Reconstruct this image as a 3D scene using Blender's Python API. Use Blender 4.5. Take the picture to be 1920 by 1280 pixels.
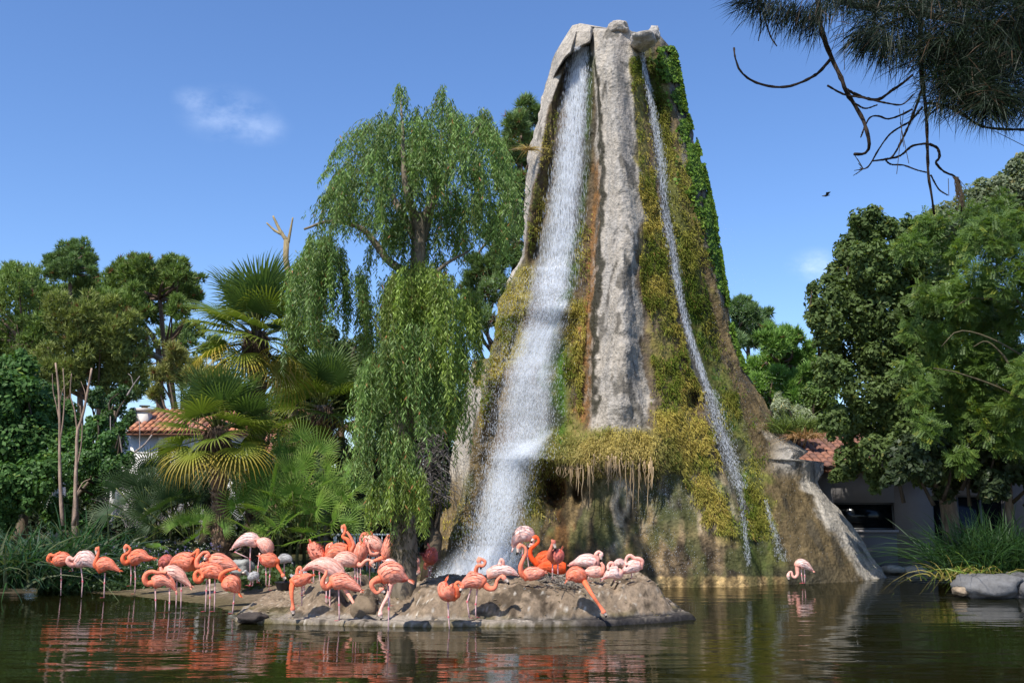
import bpy, math, random
import numpy as np
random.seed(7); rng = np.random.default_rng(7)
scene = bpy.context.scene
for o in list(bpy.data.objects): bpy.data.objects.remove(o)
C = scene.collection
# ------------------------------------------------------------------ camera
FPX = 1920*35/36
TH = math.atan(290/FPX)
CZ = 2.0
cam_d = bpy.data.cameras.new('camera'); cam = bpy.data.objects.new('camera', cam_d); C.objects.link(cam)
cam.location = (0, 0, CZ); cam.rotation_euler = (math.pi/2 + TH, 0, 0)
cam_d.lens = 35; cam_d.sensor_width = 36; cam_d.clip_start = .1; cam_d.clip_end = 3000
scene.camera = cam
# ------------------------------------------------------------------ world, sun
SUN = np.array([-0.42, -0.62, 1.0]); SUN /= np.linalg.norm(SUN)
EL = math.asin(SUN[2]); AZ = math.atan2(SUN[0], SUN[1])
w = bpy.data.worlds.new('World'); scene.world = w; w.use_nodes = True
nt = w.node_tree; nt.nodes.clear()
N = nt.nodes.new; L = nt.links.new
sky = N('ShaderNodeTexSky'); sky.sky_type = 'NISHITA'; sky.sun_disc = False
sky.sun_elevation = EL; sky.sun_rotation = AZ
sky.air_density = 1.0; sky.dust_density = 0.3; sky.ozone_density = 4.0; sky.altitude = 0
bg = N('ShaderNodeBackground'); bg.inputs[1].default_value = 0.15
tc = N('ShaderNodeTexCoord')
def cloud(px, py, r, strength, seed):
    d = np.array([(px-960)/FPX, math.cos(TH)-math.sin(TH)*(640-py)/FPX, math.sin(TH)+math.cos(TH)*(640-py)/FPX]); d /= np.linalg.norm(d)
    s = N('ShaderNodeVectorMath'); s.operation = 'SUBTRACT'; L(tc.outputs['Generated'], s.inputs[0]); s.inputs[1].default_value = tuple(d)
    m = N('ShaderNodeVectorMath'); m.operation = 'MULTIPLY'; L(s.outputs[0], m.inputs[0]); m.inputs[1].default_value = (1, 1, 1.7)
    rot = N('ShaderNodeVectorRotate'); rot.rotation_type = 'Y_AXIS'; rot.inputs['Angle'].default_value = -0.35 if seed < 2 else 0; L(m.outputs[0], rot.inputs[0])
    ln = N('ShaderNodeVectorMath'); ln.operation = 'LENGTH'; L(m.outputs[0], ln.inputs[0])
    mr = N('ShaderNodeMapRange'); mr.interpolation_type = 'SMOOTHSTEP'; mr.inputs[1].default_value = 0; mr.inputs[2].default_value = r; mr.inputs[3].default_value = 1; mr.inputs[4].default_value = 0
    L(ln.outputs['Value'], mr.inputs[0])
    nz = N('ShaderNodeTexNoise'); nz.inputs['Scale'].default_value = 22; nz.inputs['Detail'].default_value = 7; nz.inputs['Roughness'].default_value = .62
    ad = N('ShaderNodeVectorMath'); ad.operation = 'ADD'; ad.inputs[1].default_value = (seed*3.1, 0, seed); L(rot.outputs[0], ad.inputs[0]); L(ad.outputs[0], nz.inputs['Vector'])
    r2 = N('ShaderNodeMapRange'); r2.inputs[1].default_value = .38; r2.inputs[2].default_value = .75; L(nz.outputs['Fac'], r2.inputs[0])
    mu = N('ShaderNodeMath'); mu.operation = 'MULTIPLY'; L(mr.outputs[0], mu.inputs[0]); L(r2.outputs[0], mu.inputs[1])
    m2 = N('ShaderNodeMath'); m2.operation = 'MULTIPLY'; m2.inputs[1].default_value = strength; L(mu.outputs[0], m2.inputs[0])
    return m2.outputs[0]
hs = N('ShaderNodeHueSaturation'); hs.inputs['Saturation'].default_value = 1.08; hs.inputs['Hue'].default_value = 0.5; L(sky.outputs[0], hs.inputs['Color'])
tn = N('ShaderNodeVectorMath'); tn.operation = 'MULTIPLY'; L(hs.outputs[0], tn.inputs[0]); tn.inputs[1].default_value = (.775, .81, .93)
col = tn.outputs[0]
for (px, py, r, st, sd) in ((430, 218, .055, .30, 1.0), (488, 240, .035, .24, 1.6), (365, 188, .025, .30, 0.4), (1530, 497, .034, .5, 3.0)):
    mx = N('ShaderNodeMix'); mx.data_type = 'RGBA'; L(cloud(px, py, r, st, sd), mx.inputs['Factor']); L(col, mx.inputs['A']); mx.inputs['B'].default_value = (6.2, 6.9, 8.2, 1)
    col = mx.outputs['Result']
L(col, bg.inputs[0])
wo = N('ShaderNodeOutputWorld'); L(bg.outputs[0], wo.inputs[0])
sd_ = bpy.data.lights.new('sun', 'SUN'); sd_.energy = 4.4; sd_.angle = math.radians(.53); sd_.color = (1.0, .955, .88)
sun = bpy.data.objects.new('sun', sd_); C.objects.link(sun); sun.location = (-20, -30, 40)
sun.rotation_euler = (math.pi/2-EL, 0, math.atan2(-SUN[0], SUN[1])+0)
from mathutils import Vector
sun.rotation_euler = Vector(tuple(SUN)).to_track_quat('Z', 'Y').to_euler()
scene.view_settings.view_transform = 'Standard'; scene.view_settings.look = 'None'
scene.view_settings.exposure = 0.5; scene.view_settings.gamma = 1; scene.view_settings.use_curve_mapping = False
scene.cycles.transparent_max_bounces = 24
scene.cycles.max_bounces = 6

# ------------------------------------------------------------------ helpers
def P(px, py, Y):
    px = np.asarray(px, float); py = np.asarray(py, float); Y = np.asarray(Y, float)
    cy = (640-py)/FPX; t = Y/(math.cos(TH)-math.sin(TH)*cy)
    return np.stack(np.broadcast_arrays((px-960)/FPX*t, Y, CZ+t*(math.sin(TH)+math.cos(TH)*cy)), -1)
def G(px, py, z=0.0):
    cy = (640-py)/FPX
    t = (z-CZ)/(math.sin(TH)+math.cos(TH)*cy)
    return np.array([(px-960)/FPX*t, t*(math.cos(TH)-math.sin(TH)*cy), z])
def mpp(py, Y):
    return Y/(math.cos(TH)-math.sin(TH)*(640-py)/FPX)/FPX
def sstep(x, a=0., b=1.):
    t = np.clip((x-a)/(b-a), 0, 1); return t*t*(3-2*t)
def _h(ix, iy, iz, s):
    h = (ix*374761393 + iy*668265263 + iz*2147483647 + s*974634777) & 0xffffffff
    h = ((h ^ (h >> 13))*1274126177) & 0xffffffff
    h = ((h ^ (h >> 16))*2246822519) & 0xffffffff
    return ((h ^ (h >> 15)) & 0xffffff)/float(0xffffff)
def vnoise(p, s=0):
    p = np.asarray(p, float); i = np.floor(p).astype(np.int64); f = p-i; f = f*f*(3-2*f)
    r = 0
    for dx in (0, 1):
        for dy in (0, 1):
            for dz in (0, 1):
                wgt = (f[..., 0] if dx else 1-f[..., 0])*(f[..., 1] if dy else 1-f[..., 1])*(f[..., 2] if dz else 1-f[..., 2])
                r = r+wgt*_h(i[..., 0]+dx, i[..., 1]+dy, i[..., 2]+dz, s)
    return r
def fbm(p, o=4, s=0, g=.5):
    r = 0; a = 1; t = 0; p = np.asarray(p, float)
    for k in range(o):
        r = r+a*vnoise(p*2**k, s+k); t += a; a *= g
    return r/t   # 0..1
def mk(name, v, quads=None, tris=None, mat=None, parent=None, col=None, smooth=False, origin=None):
    v = np.asarray(v, float).reshape(-1, 3)
    if origin is not None: v = v-np.asarray(origin)
    me = bpy.data.meshes.new(name); nq = 0 if quads is None else len(quads); ntri = 0 if tris is None else len(tris)
    me.vertices.add(len(v)); me.vertices.foreach_set('co', v.astype(np.float32).ravel())
    parts = []; starts = []; tot = []
    if nq: parts.append(np.asarray(quads).ravel())
    if ntri: parts.append(np.asarray(tris).ravel())
    li = np.concatenate(parts).astype(np.int32)
    me.loops.add(len(li)); me.loops.foreach_set('vertex_index', li)
    st = np.concatenate([np.arange(nq)*4, nq*4+np.arange(ntri)*3]).astype(np.int32)
    me.polygons.add(nq+ntri); me.polygons.foreach_set('loop_start', st)
    try: me.polygons.foreach_set('loop_total', np.concatenate([np.full(nq, 4), np.full(ntri, 3)]).astype(np.int32))
    except Exception: pass
    if smooth: me.polygons.foreach_set('use_smooth', np.ones(nq+ntri, bool))
    if col is not None:
        a = me.attributes.new('Col', 'FLOAT_COLOR', 'POINT'); c = np.ones((len(v), 4), np.float32); c[:, :3] = col
        a.data.foreach_set('color', c.ravel())
    me.update(calc_edges=True); me.validate()
    if mat: me.materials.append(mat)
    ob = bpy.data.objects.new(name, me); C.objects.link(ob)
    if parent is not None: ob.parent = parent
    elif origin is not None: ob.location = tuple(origin)
    return ob
def tag(o, label=None, cat=None, group=None, kind=None):
    if label: o['label'] = label
    if cat: o['category'] = cat
    if group: o['group'] = group
    if kind: o['kind'] = kind
    return o
def thing(name, label, cat, loc, group=None):
    o = bpy.data.objects.new(name, None); C.objects.link(o); o.location = tuple(float(a) for a in loc); o.empty_display_size = .2
    tag(o, label, cat, group); return o
def child(root, name, v, quads=None, tris=None, mat=None, col=None, smooth=False, kind=None):
    base = np.array(root.location)
    if root.parent: base = base+np.array(root.parent.location)
    o = mk(name, np.asarray(v, float).reshape(-1, 3)-base, quads, tris, mat, root, col, smooth)
    if kind: o['kind'] = kind
    return o
def catmull(pts, n):
    p = np.asarray(pts, float)
    if len(p) < 3:
        t = np.linspace(0, 1, n)[:, None]; return p[0]*(1-t)+p[-1]*t
    d = np.linalg.norm(np.diff(p[:, :3], axis=0), axis=1)+1e-6; s = np.concatenate([[0], np.cumsum(d)]); s /= s[-1]
    pp = np.vstack([2*p[0]-p[1], p, 2*p[-1]-p[-2]])
    out = []
    for t in np.linspace(0, 1, n):
        k = min(max(np.searchsorted(s, t, 'right')-1, 0), len(p)-2); u = (t-s[k])/(s[k+1]-s[k])
        a, b, c, e = pp[k], pp[k+1], pp[k+2], pp[k+3]
        out.append(.5*((2*b)+(-a+c)*u+(2*a-5*b+4*c-e)*u*u+(-a+3*b-3*c+e)*u**3))
    return np.array(out)
class MB:
    def __init__(s): s.v = []; s.q = []; s.t = []; s.c = []; s.n = 0
    def add(s, v, q=None, t=None, c=(1, 1, 1)):
        v = np.asarray(v, float).reshape(-1, 3)
        s.v.append(v); s.c.append(np.broadcast_to(np.asarray(c, float), v.shape).copy())
        if q is not None and len(q): s.q.append(np.asarray(q)+s.n)
        if t is not None and len(t): s.t.append(np.asarray(t)+s.n)
        s.n += len(v)
    def tube(s, pts, rad, k=8, c=(1, 1, 1), cap=True, jit=0, D=None):
        p = np.asarray(pts, float); n = len(p); rad = np.broadcast_to(np.asarray(rad, float), (n,))
        T = np.gradient(p, axis=0); T /= np.linalg.norm(T, axis=1)[:, None]+1e-9
        ref = np.array(D if D is not None else (0.13, 1, .07), float)
        A = np.cross(T, ref); A /= np.linalg.norm(A, axis=1)[:, None]+1e-9; B = np.cross(T, A)
        th = np.arange(k)*2*math.pi/k
        r = rad[:, None]*(1+jit*(rng.random((n, k))-.5))
        v = p[:, None]+r[..., None]*(np.cos(th)[None, :, None]*A[:, None]+np.sin(th)[None, :, None]*B[:, None])
        i = np.arange(n-1)[:, None]*k; j = np.arange(k)[None]; j2 = (j+1) % k
        q = np.stack([i+j, i+j2, i+k+j2, i+k+j], -1).reshape(-1, 4)
        v = v.reshape(-1, 3); t = []
        if cap:
            v = np.vstack([v, p[0], p[-1]]); a = n*k
            t = [(a, (x+1) % k, x) for x in range(k)]+[(a+1, (n-1)*k+x, (n-1)*k+(x+1) % k) for x in range(k)]
        cc = np.asarray(c, float)
        if cc.ndim == 2: cc = np.repeat(cc, k, 0); cc = np.vstack([cc, cc[:1], cc[-1:]]) if cap else cc
        s.add(v, q, t, cc)
    def box(s, lo, hi, c=(1, 1, 1)):
        x0, y0, z0 = lo; x1, y1, z1 = hi
        v = [(x0,y0,z0),(x1,y0,z0),(x1,y1,z0),(x0,y1,z0),(x0,y0,z1),(x1,y0,z1),(x1,y1,z1),(x0,y1,z1)]
        s.add(v, [(0,3,2,1),(4,5,6,7),(0,1,5,4),(1,2,6,5),(2,3,7,6),(3,0,4,7)], None, c)
    def data(s):
        return np.vstack(s.v), (np.vstack(s.q) if s.q else None), (np.vstack(s.t) if s.t else None), np.vstack(s.c)
    def build(s, name, mat, parent=None, smooth=False, kind=None, origin=None):
        v, q, t, c = s.data()
        if parent is not None: return child(parent, name, v, q, t, mat, c, smooth, kind)
        o = mk(name, v, q, t, mat, None, c, smooth, origin)
        if kind: o['kind'] = kind
        return o
# ------------------------------------------------------------------ materials
def mat_new(name):
    m = bpy.data.materials.new(name); m.use_nodes = True; nt = m.node_tree; nt.nodes.clear()
    return m, nt, nt.nodes.new, nt.links.new
def mat_col(name, base=None, rough=.8, spec=.3, bump=0, bscale=8, var=.25, vscale=5, detail=6, sub=0, bdist=.02, stretch=(1, 1, 1), metallic=0, rgh_noise=0, coord='Object'):
    """Principled with colour from attribute Col (or base) times noise"""
    m, nt, N, L = mat_new(name)
    pr = N('ShaderNodeBsdfPrincipled'); out = N('ShaderNodeOutputMaterial')
    pr.inputs['Roughness'].default_value = rough; pr.inputs['Specular IOR Level'].default_value = spec; pr.inputs['Metallic'].default_value = metallic
    tc = N('ShaderNodeTexCoord'); mp = N('ShaderNodeMapping'); L(tc.outputs[coord], mp.inputs[0]); mp.inputs['Scale'].default_value = stretch
    nz = N('ShaderNodeTexNoise'); nz.inputs['Scale'].default_value = vscale; nz.inputs['Detail'].default_value = detail; nz.inputs['Roughness'].default_value = .65; L(mp.outputs[0], nz.inputs['Vector'])
    mr = N('ShaderNodeMapRange'); mr.inputs[1].default_value = .3; mr.inputs[2].default_value = .7; mr.inputs[3].default_value = 1-var; mr.inputs[4].default_value = 1+var; L(nz.outputs['Fac'], mr.inputs[0])
    if base is None:
        at = N('ShaderNodeAttribute'); at.attribute_name = 'Col'; c = at.outputs['Color']
    else:
        rg = N('ShaderNodeRGB'); rg.outputs[0].default_value = (*base, 1); c = rg.outputs[0]
    vm = N('ShaderNodeVectorMath'); vm.operation = 'SCALE'; L(c, vm.inputs[0]); L(mr.outputs[0], vm.inputs['Scale'])
    L(vm.outputs[0], pr.inputs['Base Color'])
    if bump:
        n2 = N('ShaderNodeTexNoise'); n2.inputs['Scale'].default_value = bscale; n2.inputs['Detail'].default_value = 9; n2.inputs['Roughness'].default_value = .7; L(mp.outputs[0], n2.inputs['Vector'])
        b = N('ShaderNodeBump'); b.inputs['Strength'].default_value = bump; b.inputs['Distance'].default_value = bdist; L(n2.outputs['Fac'], b.inputs['Height']); L(b.outputs[0], pr.inputs['Normal'])
    if rgh_noise:
        r3 = N('ShaderNodeMapRange'); r3.inputs[1].default_value = .35; r3.inputs[2].default_value = .65; r3.inputs[3].default_value = rough-rgh_noise; r3.inputs[4].default_value = rough+rgh_noise; L(nz.outputs['Fac'], r3.inputs[0]); L(r3.outputs[0], pr.inputs['Roughness'])
    L(pr.outputs[0], out.inputs[0]); return m
def mat_leaf(name, trans=.35, rough=.5, spec=.35):
    m, nt, N, L = mat_new(name)
    pr = N('ShaderNodeBsdfPrincipled'); pr.inputs['Roughness'].default_value = rough; pr.inputs['Specular IOR Level'].default_value = spec
    at = N('ShaderNodeAttribute'); at.attribute_name = 'Col'; L(at.outputs['Color'], pr.inputs['Base Color'])
    tr = N('ShaderNodeBsdfTranslucent'); vm = N('ShaderNodeVectorMath'); vm.operation = 'MULTIPLY'; L(at.outputs['Color'], vm.inputs[0]); vm.inputs[1].default_value = (1.25, 1.35, .6); L(vm.outputs[0], tr.inputs[0])
    mx = N('ShaderNodeMixShader'); mx.inputs[0].default_value = trans; L(pr.outputs[0], mx.inputs[1]); L(tr.outputs[0], mx.inputs[2])
    out = N('ShaderNodeOutputMaterial'); L(mx.outputs[0], out.inputs[0]); return m
M = {}
M['leaf'] = mat_leaf('foliage_leaf')
M['glossleaf'] = mat_leaf('glossy_leaf', .3, .55, .18)
M['needle'] = mat_leaf('pine_needle', .2, .55, .3)
M['frond'] = mat_leaf('palm_frond', .3, .5, .25)
M['moss'] = mat_leaf('dry_moss', .25, .9, .05)
M['bark'] = mat_col('bark', rough=.9, spec=.1, bump=.9, bscale=14, bdist=.03, var=.45, vscale=9, stretch=(1, 1, .25))
M['feather'] = mat_col('feather', rough=.85, spec=.08, var=.20, vscale=26, bump=.5, bscale=55, bdist=.006)
M['soil'] = mat_col('soil', rough=.95, spec=.05, bump=1, bscale=22, bdist=.035, var=.35, vscale=11)
M['ston'] = mat_col('rough_stone', rough=.85, spec=.2, bump=.8, bscale=9, bdist=.04, var=.3, vscale=5)
M['plaster'] = mat_col('plaster', rough=.85, spec=.2, bump=.2, bscale=25, bdist=.006, var=.1, vscale=1.5)
M['tile'] = mat_col('clay_tile', rough=.8, spec=.2, bump=.3, bscale=30, bdist=.006, var=.35, vscale=6)
M['dark'] = mat_col('dark_plastic', rough=.45, spec=.4, var=.1)
M['frame'] = mat_col('painted_metal', rough=.4, spec=.5, var=.08)
M['glassm'] = mat_col('dark_glazing', base=(.004, .005, .006), rough=.15, spec=.25, var=.05)
# ------------------------------------------------------------------ ground, island, pond
def in_poly_sd(x, y, poly):
    poly = np.asarray(poly); n = len(poly); d = np.full(x.shape, 1e9); ins = np.zeros(x.shape, bool)
    for i in range(n):
        a = poly[i]; b = poly[(i+1) % n]; e = b-a
        t = np.clip(((x-a[0])*e[0]+(y-a[1])*e[1])/(e@e+1e-9), 0, 1)
        d = np.minimum(d, (x-a[0]-t*e[0])**2+(y-a[1]-t*e[1])**2)
        c = (a[1] > y) != (b[1] > y)
        xi = a[0]+(y-a[1])*e[0]/(e[1] if abs(e[1]) > 1e-9 else 1e-9)
        ins ^= c & (x < xi)
    d = np.sqrt(d); return np.where(ins, d, -d)
g2 = lambda *a: G(*a)[:2]
back_isl = 19.4
land = [np.array([-90., 21.5]), g2(-150, 1099), g2(0, 1100), g2(70, 1101), g2(160, 1110), g2(250, 1117), g2(310, 1124), g2(380, 1131), g2(430, 1145), g2(480, 1160)]
land += [g2(600, 1166), g2(700, 1160)+np.array([0, .6]), np.array([-1.75, 17.2]), np.array([-1.75, back_isl]), np.array([-2.2, 23.0]), np.array([-2.0, 25.2]), np.array([8.2, 25.2]), g2(1680, 1071), g2(1790, 1074), g2(1790, 1100), g2(1800, 1112), g2(2100, 1112), np.array([90., 20.]), np.array([90., 130.]), np.array([-90., 130.])]
def land_h(x, y):
    sd = in_poly_sd(x, y, land)
    n = fbm(np.stack([x*.9, y*.9, 0*x], -1), 4, 3)-.5
    up = .01+.36*sstep(sd, 0, 3.2)+np.clip(sd-3.2, 0, 60)*.012*(sd < 200)
    z = np.where(sd > 0, up+n*.09*sstep(sd, 0, .6), np.maximum(sd*.45, -.75)+n*.05)
    return z
fl = [(430, 1147), (480, 1155), (560, 1156), (620, 1158), (700, 1160), (775, 1160), (950, 1161), (1150, 1158), (1245, 1152), (1290, 1148), (1330, 1147)]
FW = np.array([G(a, b, .07)[:2] for a, b in fl])
def pxx(px): return (px-960)/FPX*16.3
Hx = [pxx(a) for a in (430, 470, 530, 565, 600, 628, 645, 662, 685, 700, 712, 765, 776, 790, 860, 870, 880, 980, 1000, 1120, 1150, 1158, 1165, 1235, 1250, 1262, 1275, 1300, 1330)]
Hz = [.20, .26, .34, .50, .54, .46, .26, .40, .46, .36, .27, .34, .45, .50, .50, .42, .50, .53, .50, .50, .49, .44, .55, .56, .46, .28, .13, .05, -.1]
Wd = [1.5, 1.7, 1.5, .8, .6, .55, .9, .45, .45, .6, 1.5, 1.5, .5, .36, .34, .32, .34, .34, .32, .32, .32, .28, .34, .36, .4, .45, .45, .4, .3]
def isl_h(x, y):
    yf = np.interp(x, FW[:, 0], FW[:, 1]); H = np.interp(x, Hx, Hz); W = np.interp(x, Hx, Wd)
    p3 = np.stack([x, y, 0*x], -1)
    n1 = fbm(p3*1.7, 4, 11)-.5; n2 = fbm(p3*9, 4, 12, .7)-.5; n3 = fbm(np.stack([x*3.5, y*1.2, 0*x], -1), 3, 15)-.5
    dy = y-yf+n1*.24+n3*.10
    kerb = .045+.06*(n2+.5)+.05*n1
    top = H+n1*.06+n2*.05
    z = np.where(dy < 0, kerb, kerb+(top-kerb)*np.power(np.clip(dy/W, 0, 1), .72)+n2*.10*sstep(dy, 0, .15)+n3*.10*sstep(dy, 0, .2))
    z = np.where(dy < -.34+n1*.12, np.minimum(kerb, .07+(dy+.34)*2.6), z)
    xr = pxx(1300)
    z = z-np.clip(x-xr, 0, 9)*1.2
    bk = np.where(x > -1.78, back_isl+.0*x, 99.)+n1*.4
    z = np.where(y > bk, top-(y-bk)*2.5, z)
    ed = np.clip((FW[0, 0]+.3-x), 0, 5); z = z-ed*.5
    return np.maximum(z, -.75)
def ground_h(x, y):
    x, y = np.broadcast_arrays(np.atleast_1d(np.asarray(x, float)), np.atleast_1d(np.asarray(y, float)))
    a = land_h(x, y); b = isl_h(x, y); ok = (x > -6) & (x < 3.9) & (y > 14) & (y < 20.5)
    return np.where(ok, np.maximum(a, b), a)
def hit(px, py, y0=12., y1=40., water=True):
    """first point along a camera ray on the ground or water"""
    Y = np.linspace(y0, y1, 700); p = P(px, py, Y); h = ground_h(p[:, 0], p[:, 1])
    if water: h = np.maximum(h, 0)
    k = np.argmax(p[:, 2] <= h); return Y[k] if (p[:, 2] <= h).any() else y1
def grid_mesh(name, xs, ys, hf, colf, mat, label=None):
    X, Y = np.meshgrid(xs, ys); Z = hf(X.ravel(), Y.ravel())
    v = np.stack([X.ravel(), Y.ravel(), Z], -1); nx = len(xs); ny = len(ys)
    i = np.arange(ny-1)[:, None]*nx+np.arange(nx-1)[None]; q = np.stack([i, i+1, i+nx+1, i+nx], -1).reshape(-1, 4)
    o = mk(name, v, q, None, mat, None, colf(v), True); tag(o, label, None, None, 'structure'); return o
def ramp(t, stops):
    t = np.asarray(t); xs = [s[0] for s in stops]; return np.stack([np.interp(t, xs, [s[1][k] for s in stops]) for k in range(3)], -1)
def soil_col(v):
    n = fbm(v*1.3, 5, 21)[:, None]; n2 = fbm(v*9, 4, 22)[:, None]
    c = np.array([.25, .185, .125])*(.55+.7*n)*(.65+.55*n2)
    sp = (_h((v[:, 0]*31).astype(np.int64), (v[:, 1]*31).astype(np.int64), (v[:, 2]*31).astype(np.int64), 5) > .965)[:, None]
    c = np.where(sp, np.array([.36, .30, .23]), c)
    wet = 1-sstep(v[:, 2], .0, .09)[:, None]
    c = c*(1-wet)+wet*np.array([.12, .095, .05])*(.7+.6*n2)
    deep = sstep(-v[:, 2], .02, .5)[:, None]
    c = c*(1-deep)+deep*np.array([.03, .032, .012])
    return c
def ground_col(v):
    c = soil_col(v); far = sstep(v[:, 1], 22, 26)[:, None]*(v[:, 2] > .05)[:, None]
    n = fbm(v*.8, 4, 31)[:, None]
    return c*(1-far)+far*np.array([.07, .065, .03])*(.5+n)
xs = np.unique(np.concatenate([np.linspace(-90, -14, 40), np.arange(-14, 14, .14), np.linspace(14, 90, 40)]))
ys = np.unique(np.concatenate([np.linspace(-10, 14, 20), np.arange(14, 28, .13), np.linspace(28, 130, 60)]))
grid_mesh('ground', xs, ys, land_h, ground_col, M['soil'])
def isl_col(v):
    c = soil_col(v)
    p = fbm(v*2.2, 4, 41)[:, None]; st = fbm(v*np.array([6, 6, 1.5]), 4, 43)[:, None]
    c = c*(.8+.5*p)*(.75+.5*st)*1.12
    k = (v[:, 2] < .11)[:, None]*(v[:, 2] > .035)[:, None]   # pale lip at the water
    c = np.where(k, np.array([.28, .235, .185])*(.6+.8*p), c)
    crk = (sstep(fbm(v*np.array([4, 4, 5])+3, 4, 45), .60, .65))[:, None]; c = c*(1-.6*crk)
    q_ = (v*46).astype(np.int64); wh = (_h(q_[:, 0], q_[:, 1], q_[:, 2], 9) > .985)[:, None]*(fbm(v*1.9, 3, 46) > .46)[:, None]; c = np.where(wh, np.array([.52, .46, .38]), c)
    alg = (sstep(fbm(v*2.3+7, 3, 47), .5, .62)*(1-sstep(v[:, 2], .1, .22)))[:, None]*.6; c = c*(1-alg)+alg*np.array([.10, .085, .03])
    dk = (sstep(v[:, 0], .3, 1.4)*(1-sstep(v[:, 2], .07, .12)))[:, None]    # dark shadow band painted along the foot, right half
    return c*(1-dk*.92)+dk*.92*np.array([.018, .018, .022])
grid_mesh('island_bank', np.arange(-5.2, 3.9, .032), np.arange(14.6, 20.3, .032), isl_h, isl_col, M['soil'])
# pond water: a real sheet over the bed
m, nt, N, L = mat_new('pond_water')
tc = N('ShaderNodeTexCoord')
def wav(scale, sx, sy, det, rgh, dist):
    mp = N('ShaderNodeMapping'); L(tc.outputs['Object'], mp.inputs[0]); mp.inputs['Scale'].default_value = (sx, sy, 1); mp.inputs['Rotation'].default_value = (0, 0, .06)
    nz = N('ShaderNodeTexNoise'); nz.inputs['Scale'].default_value = scale; nz.inputs['Detail'].default_value = det; nz.inputs['Roughness'].default_value = rgh; nz.inputs['Distortion'].default_value = dist; L(mp.outputs[0], nz.inputs['Vector']); return nz.outputs['Fac']
a1 = wav(1.0, .5, 1.7, 2, .5, .3); a2 = wav(1.0, 1.6, 6.0, 3, .55, .4); a3_ = wav(1.0, .13, .22, 2, .5, .5)
md = N('ShaderNodeMath'); md.operation = 'MULTIPLY'; md.inputs[1].default_value = .17; L(a2, md.inputs[0])
sm = N('ShaderNodeMath'); sm.operation = 'ADD'; L(a1, sm.inputs[0]); L(md.outputs[0], sm.inputs[1])
bp = N('ShaderNodeBump'); bp.inputs['Strength'].default_value = 1; bp.inputs['Distance'].default_value = .024; msk = N('ShaderNodeMapRange'); msk.inputs[1].default_value = .38; msk.inputs[2].default_value = .62; msk.inputs[3].default_value = .35; msk.inputs[4].default_value = 1.25; L(a3_, msk.inputs[0]); ml = N('ShaderNodeMath'); ml.operation = 'MULTIPLY'; L(sm.outputs[0], ml.inputs[0]); L(msk.outputs[0], ml.inputs[1]); L(ml.outputs[0], bp.inputs['Height'])
fr = N('ShaderNodeFresnel'); fr.inputs['IOR'].default_value = 1.37; L(bp.outputs[0], fr.inputs['Normal'])
gl = N('ShaderNodeBsdfGlossy'); gl.inputs['Roughness'].default_value = .015; L(bp.outputs[0], gl.inputs['Normal'])
df = N('ShaderNodeBsdfDiffuse'); df.inputs[0].default_value = (.020, .021, .006, 1)
tr = N('ShaderNodeBsdfTransparent'); tr.inputs[0].default_value = (.5, .44, .18, 1)
mx = N('ShaderNodeMixShader'); mx.inputs[0].default_value = .5; L(tr.outputs[0], mx.inputs[1]); L(df.outputs[0], mx.inputs[2])
mx2 = N('ShaderNodeMixShader'); L(fr.outputs[0], mx2.inputs[0]); L(mx.outputs[0], mx2.inputs[1]); L(gl.outputs[0], mx2.inputs[2])
out = N('ShaderNodeOutputMaterial'); L(mx2.outputs[0], out.inputs[0])
o = mk('pond_water', [(-90, -10, 0), (90, -10, 0), (90, 30, 0), (-90, 30, 0)], [(0, 1, 2, 3)], None, m); tag(o, kind='structure')

# ------------------------------------------------------------------ waterfall rock
ROWS = np.array([50, 100, 150, 200, 300, 400, 480, 520, 560, 620, 665, 700, 790, 860, 930, 1000, 1116.])
FT = np.array([
 [1073,1082,1085,1100,1106,1112,1150,1178,1190,1200,1215,1228,1237],
 [1040,1068,1072,1106,1110,1116,1148,1178,1200,1210,1225,1245,1266],
 [1024,1048,1058,1105,1112,1122,1148,1180,1208,1222,1240,1258,1275],
 [1013,1028,1050,1101,1112,1128,1152,1183,1214,1232,1250,1268,1284],
 [989,1010,1038,1096,1108,1133,1160,1192,1228,1248,1265,1292,1315],
 [985,990,1022,1086,1112,1130,1168,1202,1240,1258,1285,1318,1338],
 [978,983,1005,1072,1105,1127,1168,1198,1256,1274,1310,1335,1350],
 [958,966,1002,1066,1102,1126,1166,1200,1262,1280,1317,1342,1356],
 [937,945,1000,1062,1100,1124,1165,1205,1270,1288,1325,1350,1363],
 [925,932,975,1045,1098,1120,1165,1208,1283,1302,1345,1365,1373],
 [915,924,962,1042,1096,1118,1165,1212,1298,1322,1358,1380,1386],
 [880,912,955,1040,1095,1116,1165,1216,1310,1338,1370,1395,1400],
 [862,895,935,1038,1092,1112,1165,1222,1335,1365,1400,1440,1452],
 [848,885,925,985,1050,1110,1165,1222,1350,1385,1420,1476,1496],
 [842,880,912,985,1040,1100,1165,1225,1372,1402,1440,1530,1552],
 [818,860,900,975,1040,1100,1165,1230,1385,1420,1470,1580,1608],
 [792,850,885,968,1040,1100,1165,1235,1400,1440,1500,1625,1690]], float)
ROWS0 = ROWS.copy(); FT0 = FT.copy()
def _setrow(y, ch):
    global ROWS, FT
    new = np.array([np.interp(y, ROWS, FT[:, k]) for k in range(13)])
    for k_, v_ in ch.items(): new[k_] = v_
    i_ = np.searchsorted(ROWS, y); ROWS = np.insert(ROWS, i_, y); FT = np.insert(FT, i_, new, 0)
for y_, r_ in ((806, 1458), (824, 1482), (846, 1518), (866, 1544), (886, 1542), (902, 1530), (918, 1538)): _setrow(y_, {12: r_, 11: r_-32})
_setrow(671, {0: 914, 1: 930}); _setrow(676, {0: 882, 1: 912})
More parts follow.
